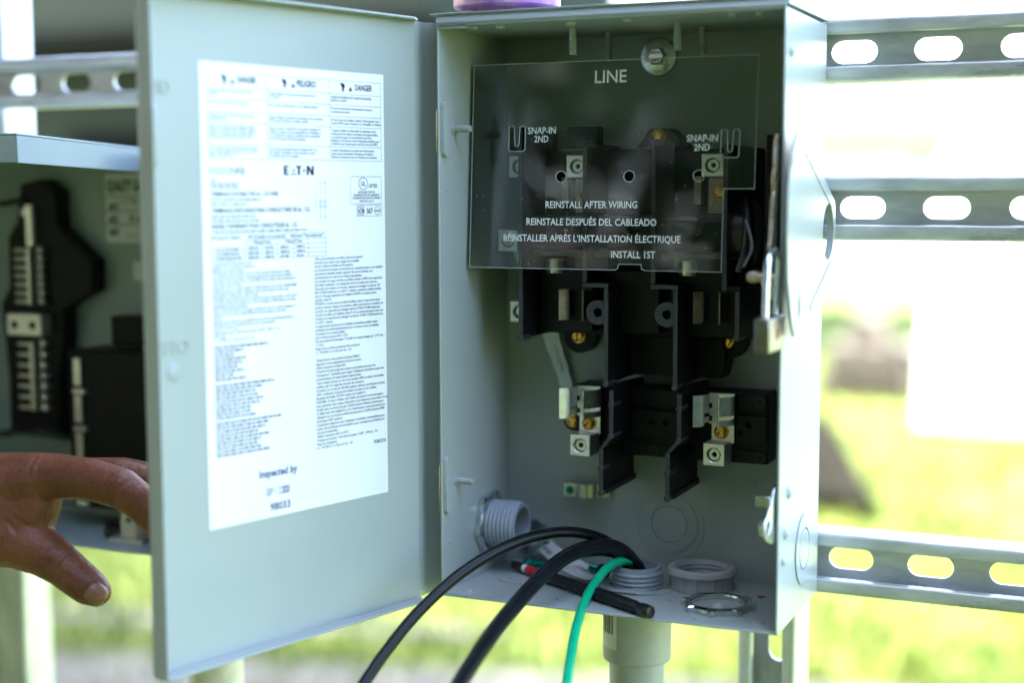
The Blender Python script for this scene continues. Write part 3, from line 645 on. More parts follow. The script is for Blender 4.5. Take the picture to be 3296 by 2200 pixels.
stp.text('Inspected by', Lt, 3.68, 6.6, -23.85, .42, bold=.035); stp.text('SEP 1 2', Lt, 4.16, 5.3, -24.98, .42, bold=.01); stp.text('2020', Lt, 5.36, 5.97, -24.98, .42, bold=.04); stp.text('98033', Lt, 4.45, 6.0, -25.9, .42, bold=.03)
stp.build('ink_stamp', INKB, label, smooth=0, fix=False)

# ================================================================== HELPERS FOR HARDWARE
AY = Vector((0, -1, 0)); UX = Vector((1, 0, 0)); UZ = Vector((0, 0, 1))
def lug(parent, xc, zc, y0, depth=2.2, h=.71, m=ALU, name='lug'):
    b = B(); o = Vector((xc, y0, zc)); q = Vector((0, 1, 0))
    b.loft([squareloop(o+q*depth, UX, UZ, h), squareloop(o+q*.04, UX, UZ, h), squareloop(o, UX, UZ, h-.04), circloop(o, UX, UZ, .50), circloop(o+q*.03, UX, UZ, .47), circloop(o+q*.45, UX, UZ, .40)], True, True)
    l = b.build(name, m, parent, smooth=30)
    b = B(); o2 = o+q*.2
    hexl = []
    for i in range(24):
        a = 2*pi*i/24; k_ = .165/cos(((a+pi/6) % (pi/3))-pi/6); hexl.append(o2+UX*cos(a)*k_+UZ*sin(a)*k_)
    b.loft([circloop(o2+q*.2, UX, UZ, .37), circloop(o2+q*.03, UX, UZ, .37), circloop(o2, UX, UZ, .34), hexl, [p+q*.2 for p in hexl]], False, False)
    sc = b.build('set_screw', TIN, l)
    b = B(); b.loft([[p+q*.17 for p in hexl]], False, True); b.build('hex_socket', GAP, l, smooth=0)
    return l
def slotscrew(parent, c, axis, r=.42, h=.28, ang=.4, m=BRASS, hexed=True, name='screw'):
    a, u, w = frame(axis); c = Vector(c); uu = u*cos(ang)+w*sin(ang); ww = a.cross(uu)
    b = B(); b.lathe(c, a, [(0, r*1.15), (h*.26, r*1.15), (h*.3, r*1.05)], 24)
    if hexed: b.lathe(c, a, [(h*.3, r*1.08), (h*.85, r*1.06), (h*.98, r*.9), (h*.9, r*.74), (h*.3, r*.74)], 6, False, False)
    g_ = r*.2
    for s_ in (1, -1):
        pts = []
        a0 = math.asin(g_/(r*.74))
        for i in range(13):
            t_ = a0+(pi-2*a0)*i/12; pts.append((cos(t_)*r*.74, s_*sin(t_)*r*.74))
        b.loft([[c+a*(h*.3)+uu*p+ww*q for p, q in pts], [c+a*(h*1.1)+uu*p+ww*q for p, q in pts], [c+a*(h*1.25)+uu*p*.88+ww*q*.92 for p, q in pts]])
    return b.build(name, m, parent)
def ribbon_prism(b, pts, th, z0, z1):                       # extrude a bent strip (in x,y) along z
    P = [Vector((x, y, 0)) for x, y in pts]; L = []; R_ = []
    for i, p in enumerate(P):
        t_ = (P[min(i+1, len(P)-1)]-P[max(i-1, 0)]).normalized(); n_ = Vector((-t_.y, t_.x, 0))
        L.append(p+n_*th/2); R_.append(p-n_*th/2)
    out = [(p.x, p.y) for p in L]+[(p.x, p.y) for p in reversed(R_)]
    b.plate(out, [], lambda u, v, w: (u, v, z0+w), z1-z0)
def fuse_clip(name, x, z, label, m=TIN, split=True, y0=8.0):   # x: left edge of the back plate, z: bottom of the jaws
    f = thing(name, (x+.9, y0, z), label, 'fuse clip', 'spring clips for the fuses')
    b = B(); b.box(x, x+1.68, y0-.1, y0, z-.1, z+1.95)
    if split: b.box(x+.17, x+1.68, y0-.1, y0, z-1.3, z-.1)
    b.build('back_plate', m, f, .02)
    def arm(prof, nm):
        sp_ = [(p.x, p.y) for p in spline([(x+a, y0+c, 0) for a, c in prof], 4)]
        b = B()
        if split:
            ribbon_prism(b, sp_[:-6], .09, z+.62, z+1.85); ribbon_prism(b, sp_[:-6], .09, z+.0, z+.38)
        else: ribbon_prism(b, sp_[:-6], .09, z+.02, z+1.9)
        tip = sp_[-8:]; n_ = len(tip)
        ribbon_prism(b, tip, .1, z+.05, z+1.9); ribbon_prism(b, tip[2:], .1, z+1.9, z+2.0); ribbon_prism(b, tip[2:], .1, z-.05, z+.05)
        b.build(nm, m, f, .015)
    arm([(-.03, -.1), (-.22, -.55), (-.22, -1.0), (.08, -1.6), (-.03, -1.88), (-.46, -2.25)], 'jaw')
    arm([(1.62, -.1), (1.74, -.55), (1.62, -1.0), (1.1, -1.65), (1.12, -1.92), (1.27, -2.28)], 'jaw')
    for zz in ((z+.95, z+.12) if split else (z+1.2,)):
        b = B(); b.box(x+.02, x+.2, y0-.13, y0-.101, zz, zz+.32); b.build('notch_shade', GAP, f, smooth=0)  # dark raised patch in place of a shaded notch
    return f

# ================================================================== SWITCH MECHANISM
sw = thing('disconnect_switch', (11, 9, 14), 'black moulded switch base with tall barriers inside the upper box', 'switch')
t = B(); t.box(3.8, 18.3, 8.3, 10.55, 16.6, 28.9); t.build('base_block', BLACK, sw, .1)
t = B(); t.plate([(9.75, 13.95), (16.1, 13.95), (16.4, 15), (16.2, 16.55), (9.75, 16.55)], [], XZ(8.6), 1.9); t.build('base_foot', BLACK, sw, .08)
t = B(); t.plate([(10.2, 28.95), (13.6, 28.95), (12.4, 30.25), (11.2, 30.25)], [], XZ(8.4), 2.0); t.build('mounting_ear', BLACK, sw, .08)
t = B(); t.plate(circ(5.9, 16.3, 1.15, 24)[12:]+[(7.1, 16.55), (7.4, 17), (4.2, 17), (4.7, 16.55)], [], XZ(9.25), 1.2); t.build('mounting_ear', BLACK, sw, .06)
t = B(); t.plate(circ(16.4, 16.3, 1.1, 24), [], XZ(9.25), 1.2); t.build('mounting_ear', BLACK, sw, .06)
t = B(); t.box(5.7, 8.0, 7.4, 8.25, 29.0, 30.4); t.build('arc_block', BLACK, sw, .08)
# ledges in front of the block (rows seen through the cover)
for x0, x1 in ((3.85, 8.0), (8.4, 12.6), (13.0, 18.2)):
    t = B(); t.box(x0, x1, 6.4, 8.28, 24.2, 24.6); t.build('ledge', LITEDGE, sw, .05)
    t = B(); t.box(x0, x1, 5.6, 8.28, 21.9, 22.25); t.build('ledge', LITEDGE, sw, .05)
    t = B(); t.box(x0+.2, x1-.2, 6.8, 8.27, 16.9, 21.0); t.build('arc_chamber', BLACK, sw, .06)
def barrier(x, z0, z1, y0=4.5, y1=10.5, w_=.26, cut=0):
    t = B(); t.plate([(y0, z0), (y1, z0+cut), (y1, z1), (y0, z1)], [], lambda u, v, w: (x-w_/2+w, u, v), w_); return t.build('barrier', BLACK, sw, .05)
def bar_edge(x, z0, z1, y=4.5, w_=.3):
    t = B(); t.box(x-w_/2, x+w_/2, y-.1, y-.003, z0, z1); t.build('barrier_lit_edge', LITEDGE, sw, .04)  # front edge coloured paler, as if catching light
def post(x, z, y=4.5):
    t = B(); t.lathe((x, y+1.2, z), (0, -1, 0), [(0, .21), (1.38, .21), (1.42, .17), (1.42, .14)], 16); t.build('ejector_post', LITEDGE, sw)
barrier(3.65, 16.5, 30.3); bar_edge(3.65, 16.5, 30.3); post(3.65, 16.55)
for x0, x1 in ((8.15, 9.62), (12.77, 14.27)):
    barrier(x0, 20.3, 29.2); bar_edge(x0, 20.35, 29.2); post(x0, 29.2)
    t = B(); t.box(x0-.13, x1+.13, 4.5, 9.5, 20.02, 20.28); t.build('barrier_step', BLACK, sw, .04)
    t = B(); t.box(x0-.15, x1+.15, 4.4, 4.497, 20.0, 20.3); t.build('barrier_lit_edge', LITEDGE, sw, .04)
    barrier(x1, 13.8, 20.0); bar_edge(x1, 13.8, 19.98); post(x1, 13.8)
    t = B(); cx = x1-.68; t.plate(circ(cx, 18.37, .8, 28), [circ(cx, 18.37, .3, 28)], XZ(4.7), .9); t.build('eyelet', LITEDGE, sw, .05)
barrier(17.4, 20.0, 29.0); bar_edge(17.4, 20.0, 29.0)
barrier(18.25, 17.1, 19.95, w_=.3); bar_edge(18.25, 17.1, 19.95); post(18.25, 17.1)
t = B(); t.box(17.27, 18.4, 4.5, 9.5, 19.98, 20.25); t.build('barrier_step', BLACK, sw, .04)
t = B(); t.plate([(4.9, 18.2), (10.4, 18.2), (10.4, 29.6), (5.2, 29.6)], [], YZ(19.75), .3); t.build('side_plate', BLACK, sw, .05)
# line-side lugs, plates and screws
for x in (6.85, 16.02):
    lug(sw, x, 27.78, 6.3, 2.0, .72)
    t = B(); t.box(x-.75, x+.75, 8.0, 8.15, 24.7, 27.0); t.build('terminal_plate', DARKM, sw, .02)
    slotscrew(sw, (x+.05, 8.0, 26.05), (0, -1, 0), .42, .25, .5)
    t = B(); t.box(x-1.6, x-1.1, 7.6, 8.2, 25.3, 27.1); t.build('terminal_tab', DARKM, sw, .03)
    t = B(); t.lathe((x-1.75, 6.9, 20.75), (0, 0, 1), [(0, .56), (.04, .6), (.95, .6), (1.0, .56)], 28); t.build('blade_roller', TIN, sw)
    t = B(); t.box(x-.35, x+1.0, 7.3, 7.5, 19.85, 20.7); t.build('blade', DARKM, sw, .02)
    t = B(); t.cyl((x-.95, 7.9, 24.3), (x-1.0, 6.9, 23.6), .16, 10); t.build('spring_pin', TIN, sw)
slotscrew(sw, (11.78, 8.35, 29.75), (0, -1, 0), .42, .25, .2)
slotscrew(sw, (5.9, 9.2, 16.35), (0, -1, 0), .44, .3, 1.5)
slotscrew(sw, (16.25, 9.2, 16.4), (0, -1, 0), .44, .3, 1.25)
# rotor of the switch at the right
t = B(); t.lathe((17.0, 7.0, 23.6), (1, 0, 0), [(0, 1.9), (.1, 2.1), (1.5, 2.1), (1.6, 1.9)], 32); t.build('rotor', BLACKG, sw)
t = B(); t.tube(spline([(18.4, 5.2, 25.6), (18.8, 4.4, 24.2), (18.7, 4.3, 22.6), (18.2, 4.8, 21.3)], 5), .28, 10); t.build('rotor_rim', BLACKG, sw)
t = B(); t.tube(spline([(18.9, 3.8, 24.4), (19.5, 3.0, 22.8), (19.2, 2.2, 21.6)], 5), .12, 8); t.build('spring_rod', LITEDGE, sw)

# neutral bar at the left of the barrier
nb = thing('neutral_terminal', (2.6, 8, 17.2), 'silver neutral lugs in a column beside the left inner wall', 'terminal')
for xc, zc in ((2.72, 27.8), (1.9, 22.9), (2.75, 18.12)): lug(nb, xc, zc, 6.3, 2.0, .71)
t = B(); t.plate(circ(3.45, 22.5, 1.9, 28, pi/2, 3*pi/2), [], XZ(7.9), .25); t.build('curved_strap', TIN, nb, .03)
t = B(); t.box(2.3, 3.45, 8.35, 8.6, 17.3, 28.6); t.build('bus_bar', TIN, nb, .03)
t = B(); t.plate([(2.05, 17.1), (3.5, 17.1), (3.5, 21.6), (2.7, 21.2), (2.3, 20.4), (2.3, 19.2), (2.05, 19.0)], [], XZ(8.7), 1.8); t.build('insulator', BLACK, nb, .06)
t = B(); t.box(2.0, 3.5, 8.7, 10.5, 25.2, 28.7); t.build('insulator', BLACK, nb, .06)

# ---- load base
ld = thing('fuse_block', (12.6, 9.3, 8.5), 'black moulded load block carrying two lower fuse clips', 'fuse block')
t = B(); t.box(5.95, 19.3, 8.45, 10.55, 8.5, 13.15); t.build('block', BLACK, ld, .1)
for x0, x1 in ((10.15, 14.4), (17.25, 19.2)):
    t = B(); t.plate([(x0, 9.95), (x1, 9.95), (x1, 11.65), (x0, 11.65)], [circ(c, z, .21, 16) for c, z in (((11.55, 10.9), (12.5, 10.9)) if x0 < 15 else ((18.1, 11.1), (17.55, 10.55)))], XZ(8.12), .326); t.build('front_panel', BLACK, ld, .04)
    t = B(); t.box(x0, x1, 8.2, 8.447, 12.0, 13.05); t.build('front_panel', BLACK, ld, .04)
    t = B(); t.box(x0, x1, 8.2, 8.447, 8.6, 9.35); t.build('front_panel', BLACK, ld, .04)
for x, z in ((18.75, 12.6), (18.8, 8.95), (11.6, 8.95)):
    t = B(); t.plate(circ(x, z, .32, 22), [circ(x, z, .28, 22)], XZ(8.17), .03); t.build('moulding_ring', LITEDGE, ld)
for x0, x1 in ((10.0, 9.3), (14.56, 13.82)):
    t = B(); t.plate([(4.5, 10.4), (10.5, 10.4), (10.5, 13.6), (6.6, 13.75), (4.5, 13.4)], [], lambda u, v, w: (x0-.13+w, u, v), .26); t.build('barrier', BLACK, ld, .05)
    t = B(); t.box(x0-.15, x0+.15, 4.4, 4.497, 10.4, 13.4); t.build('barrier_lit_edge', LITEDGE, ld, .04)
    t = B(); t.plate([(x1-.13, 9.55), (x1+.13, 9.55), (x0+.13, 10.38), (x0-.13, 10.38)], [], XZ(4.5), 6.0); t.build('barrier', BLACK, ld, .03)
    t = B(); t.plate([(x1-.15, 9.55), (x1+.15, 9.55), (x0+.15, 10.38), (x0-.15, 10.38)], [], XZ(4.4), .097); t.build('barrier_lit_edge', LITEDGE, ld, .03)
    t = B(); t.plate([(4.5, 6.45), (10.55, 6.5), (10.55, 9.53), (4.5, 9.53)], [], lambda u, v, w: (x1-.13+w, u, v), .26); t.build('barrier', BLACK, ld, .05)
    t = B(); t.box(x1-.15, x1+.15, 4.4, 4.497, 6.45, 9.53); t.build('barrier_lit_edge', LITEDGE, ld, .04)
    t = B(); t.box(x1+.131, x1+.3, 4.9, 10.5, 6.5, 6.9); t.build('barrier_foot', BLACK, ld, .04)
    for px, pz in ((x0, 12.45), (x0, 10.4), (x1, 8.25), (x1, 6.62)):
        t = B(); t.lathe((px, 5.7, pz), (0, -1, 0), [(0, .21), (1.38, .21), (1.42, .17), (1.42, .14)], 16); t.build('ejector_post', LITEDGE, ld)

fuse_clip('fuse_clip', 6.28, 11.15, 'lower left silver fuse clip above a lug and brass screw')
fuse_clip('fuse_clip', 15.5, 11.15, 'lower right silver fuse clip on the load block')
fuse_clip('fuse_clip', 6.3, 17.75, 'upper left dull fuse clip below the clear cover', DARKM, False, 7.9)
fuse_clip('fuse_clip', 15.5, 17.8, 'upper right dull fuse clip below the clear cover', DARKM, False, 7.9)
for x, nm in ((6.3, 'left'), (15.5, 'right')):
    L_ = thing('load_lug', (x+.7, 7.5, 8.5), f'square silver wire lug under the lower {nm} fuse clip', 'lug', 'square load lugs')
    lug(L_, x+.73, 9.27, 6.5, 1.75, .71, name='lug_body')
    s_ = slotscrew(None, (x+.86, 7.9, 10.58), (0, -1, 0), .42, .35, .55); tag(s_, f'brass slotted hex screw on the lower {nm} clip plate', 'screw', 'brass clip screws')
s_ = slotscrew(None, (5.45, 9.2, 10.5), (0, -1, 0), .44, .3, .3); tag(s_, 'brass screw half hidden behind the lower left fuse clip', 'screw')
t = B(); t.plate(circ(5.5, 10.5, .75, 20), [], XZ(9.22), 1.3); o = t.build('mounting_lug', BLACK, ld, .05)

# ---- white printed strap behind
t = B()
pts = [Vector((3.35, 9.9, 16.9)), Vector((3.75, 9.95, 15.4)), Vector((4.3, 10.0, 13.9)), Vector((4.75, 9.9, 12.5)), Vector((5.0, 9.8, 11.9))]
pp = spline(pts, 6); L1 = []; loops = []
for i, p in enumerate(pp):
    w_ = .62-.26*i/len(pp)+.03*sin(i*1.3); a_ = Vector((1, 0, .15+.05*sin(i*.7))).normalized()
    loops.append([p-a_*w_, p+a_*w_, p+a_*w_+Vector((0, .03, 0)), p-a_*w_+Vector((0, .03, 0))])
t.loft(loops); st = t.build('tape_strap', STRAPM, None, smooth=40); tag(st, 'crumpled white printed strap hanging behind the left barrier', 'strap')
t = B(); t.text('LOT US SUITABLE', lambda u, v, w: (4.15+.36*(u-1.5)+v*.5, 9.85, 14.6-(u-1.5)*1.0+v*.15), .6, 2.4, -.1, .3); t.build('print', INK, st, smooth=0, fix=False)

# ================================================================== CLEAR COVER
CY = lambda z: 3.7+(z-21.2)*.0682
cv = thing('clear_cover', (9.8, 3.7, 21.2), 'clear plastic safety cover with white lettering over the line terminals', 'cover')
outer = [(.3, 21.2), (10.45, 21.2), (10.65, 21.3), (10.72, 21.58), (12.2, 21.58), (12.27, 21.3), (12.45, 21.2), (17.4, 21.2), (17.4, 26.3), (19.33, 26.3), (19.33, 34.4), (.3, 34.4)]
holes = [circ(6.64, 27.1, .36, 22), circ(11.26, 27.1, .36, 22), circ(15.8, 27.1, .36, 22)]
def ushape(x0, x1, z0, z1): 
    a = .33; return [(x0+.1, z1), (x0, z1-.1), (x0, z0+.12), (x0+.12, z0), (x1-.12, z0), (x1, z0+.12), (x1, z1-.1), (x1-.1, z1), (x1-a+.05, z1), (x1-a-.05, z1-.1), (x1-a-.1, z0+.45), (x1-a-.2, z0+.33), (x0+a+.2, z0+.33), (x0+a+.1, z0+.45), (x0+a+.05, z1-.1), (x0+a-.05, z1)]
holes += [ushape(2.92, 4.07, 28.75, 30.4), ushape(17.15, 18.3, 28.2, 29.9)]
cfn = lambda u, v, w: (u, CY(v)+w, v)
t = B(); t.plate(outer, holes, cfn, .14); t.build('sheet', CLEAR, cv, smooth=0)
def rim(loop, r, nm):
    b = B(); n = len(loop); ro = loop
    P = [Vector((u, CY(v)-.012, v)) for u, v in loop]
    for i in range(n):
        p, q = P[i], P[(i+1) % n]; d_ = (q-p)
        if d_.length < 1e-4: continue
        b.cyl(p-d_.normalized()*r*.5, q+d_.normalized()*r*.5, r, 6)
    b.build(nm, FROST, cv)
rim(outer[:-1]+[outer[-1]], .025, 'cut_edge')
for h_ in holes: rim(h_, .035, 'hole_edge')
cfl = lambda u, v, w: (u, CY(v)-.02, v)
for st, u0, u1, vb, h in (('LINE', 8.79, 10.91, 33.0, .76), ('SNAP-IN', 4.26, 6.2, 29.86, .42), ('2ND', 4.72, 5.7, 29.32, .42), ('SNAP-IN', 14.96, 16.95, 29.2, .42), ('2ND', 15.45, 16.45, 28.64, .42),
                          ('REINSTALL AFTER WIRING', 5.62, 11.85, 25.1, .43), ('REINSTALE DESPUÉS DEL CABLEADO', 4.31, 13.15, 24.0, .43), ('RÉINSTALLER APRÈS L’INSTALLATION ÉLECTRIQUE', 2.71, 14.75, 22.95, .43), ('INSTALL 1ST', 10.2, 13.13, 21.97, .43)):
    t = B(); t.text(st, cfl, u0, u1, vb, h, bold=.012); t.build('lettering', WPRINT, cv, smooth=0, fix=False)
t = B(); r_ = random.Random(21)
for _ in range(150):
    u, v, q = r_.uniform(.5, 17.2), r_.uniform(21.4, 34.2), r_.choice((.012, .012, .016, .02, .03))
    t.add([(u+q*cos(a), CY(v)-.006, v+q*sin(a)) for a in (0, 1.26, 2.51, 3.77, 5.03)], [(0, 1, 2, 3, 4)])
o = t.build('dust', WPRINT, cv, smooth=0, fix=False); o['kind'] = 'stuff'

# ================================================================== HARDWARE IN THE BOX
def washer_bolt(x, z, r, label, text=None):
    w_ = thing('washer_bolt', (x, ED, z), label, 'bolt')
    t = B(); t.lathe((x, ED-.003, z), (0, -1, 0), [(0, r), (.12, r*1.0), (.26, r*.94), (.34, r*.62), (.34, r*.3)], 40); t.build('washer', ZINCS, w_)
    t = B(); t.lathe((x, ED-.345, z), (0, -1, 0), [(0, .62), (.42, .62), (.5, .54)], 6); t.build('bolt_head', ZINCS, w_, .03)
    if text:
        t = B(); t.text(text[0], lambda u, v, w: (u, ED-.86, v), x-.34, x+.34, z+.14, .2, bold=.02); t.text(text[1], lambda u, v, w: (u, ED-.86, v), x-.3, x+.3, z-.36, .2, bold=.02); t.build('head_marking', OXIDE, w_, smooth=0, fix=False)
washer_bolt(11.05, 35.02, 1.28, 'round washer with marked hex bolt at the top of the back wall', ('307A', 'SMQ'))
washer_bolt(2.05, 1.75, 1.32, 'shiny domed washer and bolt low at the back left corner')
gc = thing('ground_clamp', (5.8, 10.3, 5.0), 'small yellowish ground clamp with green screw on the back wall', 'clamp')
CLAMPM = mat('yellow_zinc', (.52, .50, .38), .35, 1, var=.2, vscale=150)
t = B(); ribbon_prism(t, [(p.x, p.y) for p in spline([(4.6, 9.75, 0), (5.55, 9.72, 0), (5.75, 9.6, 0), (6.3, 9.55, 0), (6.7, 9.8, 0), (6.95, 10.1, 0), (7.8, 10.2, 0)], 4)], .16, 5.05, 6.0); t.build('strap', CLAMPM, gc, .03)
t = B(); t.box(4.65, 5.4, 9.85, 10.57, 5.15, 5.9); t.build('anchor_block', CLAMPM, gc, .04)
slotscrew(gc, (5.05, 9.68, 5.5), (0, -1, 0), .26, .2, 1.0, GREENM, False)

def threaded(b, o, ax, ro, ri, L, pitch, n=36):
    pr = [(0, ri), (0, ro*.95)]; k_ = int(L/pitch)
    for i in range(k_): pr += [(i*pitch+.02, ro*.945), (i*pitch+pitch*.3, ro), (i*pitch+pitch*.62, ro), (i*pitch+pitch*.92, ro*.945)]
    pr += [(L, ro*.93), (L, ri), (0.02, ri)]
    b.lathe(o, ax, pr, n, False, False)
def locknut(parent, c, ax, ri, ro, h, nteeth, name='locknut', m=ZINCS):
    a, u, w = frame(ax); c = Vector(c); N_ = nteeth*10; outl = []
    for i in range(N_):
        th = 2*pi*i/N_; q = (i % 10)/10; r = ro*(1.1 if q < .25 else .985); outl.append((th, r))
    def lp(k_, f): return [c+a*k_+(u*cos(t_)+w*sin(t_))*(r*f) for t_, r in outl]
    def ci(k_, r): return [c+a*k_+(u*cos(t_)+w*sin(t_))*r for t_, _ in outl]
    b = B(); b.loft([ci(0, ri), lp(0, .98), lp(h*.2, 1), lp(h*.8, .99), lp(h, .93), ci(h*1.05, ri+(ro-ri)*.25), ci(h*.9, ri), ci(h*.6, ri*.97), ci(h*.3, ri), ci(0, ri)], False, False)
    return b.build(name, m, parent, smooth=28)

ap = thing('wall_conduit_adapter', (1.2, 7.4, 2.1), 'grey threaded plastic conduit end with metal locknut through the left wall', 'conduit fitting')
t = B(); threaded(t, (-.5, 6.95, 3.35), (1, 0, 0), 1.66, 1.28, 3.15, .3); t.build('threaded_sleeve', PVC, ap)
locknut(ap, (.02, 6.95, 3.35), (1, 0, 0), 1.68, 2.12, .5, 6)
t = B(); t.lathe((-4.5, 6.95, 3.35), (1, 0, 0), [(0, 1.35), (0, 2.15), (3.7, 2.2), (4.0, 2.1), (4.0, 1.35), (0, 1.35)], 32, False, False); t.build('socket', PVC, ap)

ab = thing('floor_conduit_adapter', (10.95, 7, -60), 'grey threaded plastic conduit rising through the box floor with its pipe below', 'conduit')
t = B(); threaded(t, (10.95, 7, -.35), (0, 0, 1), 1.70, 1.36, 1.78, .3, 44); t.build('threaded_sleeve', PVC, ab)
t = B(); t.lathe((10.95, 7, -4.9), (0, 0, 1), [(0, 1.86), (0, 2.2), (.12, 2.28), (4.0, 2.28), (4.55, 2.26), (4.55, 1.4)], 40, False, True); t.build('coupling', PVCB, ab)
t = B(); t.lathe((10.95, 7, GZ), (0, 0, 1), [(0, 1.84), (-GZ-3, 1.84)], 32, True, False); t.build('pipe', PVCB, ab)
def wrap(ang, z, r): return (10.95+r*cos(ang), 7+r*sin(ang), z)
SA = math.atan2(-85-7, 42-10.95)
t = B(); n = 10; a0, a1 = SA-1.32, SA-.62
vs_ = [wrap(a0+(a1-a0)*i/n, z, 2.295) for z in (-3.9, -1.0) for i in range(n+1)]
t.add(vs_, [(i, i+1, n+1+i+1, n+1+i) for i in range(n)]); stk = t.build('price_sticker', mat('cream_sticker', (.62, .61, .56), .5), ab, smooth=60, fix=False)
t = B()
for i, (q0, q1) in enumerate(((.1, .16), (.2, .23), (.27, .35), (.4, .42), (.46, .52), (.56, .63), (.68, .70), (.74, .8))):
    b0, b1 = a0+(a1-a0)*q0, a0+(a1-a0)*q1
    t.add([wrap(b0, -2.9, 2.302), wrap(b1, -2.9, 2.302), wrap(b1, -1.65, 2.302), wrap(b0, -1.65, 2.302)], [(0, 1, 2, 3)])
t.build('bar_code', INK, stk, smooth=0, fix=False)

bu = thing('conduit_bushing', (14.85, 7.5, 0), 'grey ribbed plastic conduit bushing lying on the box floor', 'bushing')
cb = Vector((15.05, 8.1, .005)); t = B()
t.lathe(cb, (0, 0, 1), [(0, 1.72), (0, 1.98), (.08, 2.0), (1.0, 1.98), (1.05, 2.2), (1.15, 2.26), (1.42, 2.22), (1.5, 2.1), (1.5, 1.78), (1.4, 1.72), (1.3, 1.70), (1.2, 1.62), (1.1, 1.70), (.95, 1.62), (.8, 1.70), (.65, 1.62), (.5, 1.7), (.35, 1.62), (0, 1.72)], 48, False, False); t.build('ring', BUSH, bu)
for i in range(12):
    a = 2*pi*i/12+.12; c_ = cb+Vector((cos(a)*2.0, sin(a)*2.0, 0)); t = B(); t.cyl(c_+Vector((0, 0, .06)), c_+Vector((0, 0, 1.0)), .12, 10); t.build('rib', BUSH, bu)
ln = locknut(None, (17.35, 4.1, .01), (0, 0, 1), 1.74, 2.2, .42, 8, 'locknut'); tag(ln, 'loose zinc locknut lying on the box floor in front of the bushing', 'locknut')

# tool, screws, paper
tl = thing('driver_bit', (8, 3.5, .1), 'black hex driver bit with red sleeve lying across the box floor', 'driver bit')
p0, p1 = Vector((1.9, 7.15, .48)), Vector((14.3, -.05, .42)); ax = (p1-p0).normalized(); LT = (p1-p0).length
t = B(); t.lathe(p0, ax, [(0, .2), (.03, .3), (1.15, .3), (1.2, .26)], 14); t.build('tip', BROWNT, tl)
t = B(); t.lathe(p0+ax*1.2, ax, [(0, .27), (.4, .27)], 14); t.build('white_band', WPRINT, tl)
t = B(); t.lathe(p0+ax*1.6, ax, [(0, .29), (1.9, .29)], 14); t.build('sleeve', REDP, tl)
t = B(); t.lathe(p0+ax*3.5, ax, [(0, .40), (.1, .43), (LT-5.6, .43), (LT-5.5, .40), (LT-5.45, .33)], 12); t.build('shank', OXIDE, tl)
t = B(); t.lathe(p0+ax*(LT-2.05), ax, [(0, .3), (.1, .42), (.55, .42), (.75, .33), (.95, .33), (1.15, .42), (1.75, .42), (2.0, .36), (2.05, .2)], 20); t.build('ball_end', OXIDE, tl)
pa = B(); loops = []
A_ = [Vector((2.15, 10.45, .95)), Vector((3.2, 9.7, .55)), Vector((4.6, 8.6, .25)), Vector((6.2, 7.3, .12)), Vector((7.8, 5.9, .3))]
C_ = [Vector((3.0, 10.5, 1.9)), Vector((4.2, 10.2, 1.1)), Vector((6.2, 9.7, .45)), Vector((7.8, 8.8, .2)), Vector((8.9, 7.7, .45))]
AA, CC = spline(A_, 5), spline(C_, 5)
for a, c in zip(AA, CC): loops.append([a, c, c+Vector((0, 0, .02)), a+Vector((0, 0, .02))])
pa.loft(loops); pp_ = pa.build('paper_tag', PAPER, None, smooth=60); tag(pp_, 'curled white printed paper tag on the box floor', 'paper tag')
def pmap(u, v, w):
    q = max(0, min(.999, u/8)); k_ = q*(len(AA)-1); i = int(k_); f = k_-i
    a = AA[i].lerp(AA[i+1], f); c = CC[i].lerp(CC[i+1], f); return a.lerp(c, v)+Vector((0, -.02, .035))
t = B(); t.text('ATEN', pmap, .7, 2.0, .25, .22, bold=.04); t.text('LO DE UNIÓN', pmap, 4.3, 7.3, .5, .19, bold=.03, shear=.2); t.text('PVC', pmap, 5.2, 6.3, .76, .15, bold=.02)
for i in range(5): t.text('utilizar para unir cables de cobre', pmap, 4.2, 7.6, .4-i*.08, .045)
t.build('print', INK, pp_, smooth=0, fix=False)
for nm, hp, ax, lab_ in ((0, Vector((8.35, 7.3, .62)), Vector((-1, .75, -.05)), 'dark green hex ground screw lying on the paper tag'), (1, Vector((2.85, 7.9, .45)), Vector((1, .2, 0)), 'dark green ground screw partly hidden behind the thick cable')):
    s_ = thing('ground_screw', hp, lab_, 'screw', 'green ground screws'); ax = ax.normalized()
    t = B(); t.lathe(hp, ax, [(-.5, .36), (-.45, .42), (0, .42)], 6); t.build('hex_head', GREENM, s_, .02)
    t = B(); t.lathe(hp, ax, [(0, .52), (.1, .52), (.12, .3)], 20); t.build('flange', GREENM, s_)
    t = B(); threads(t, hp+ax*.1, ax, .3, 1.3, .14); t.build('thread', GREENM, s_)

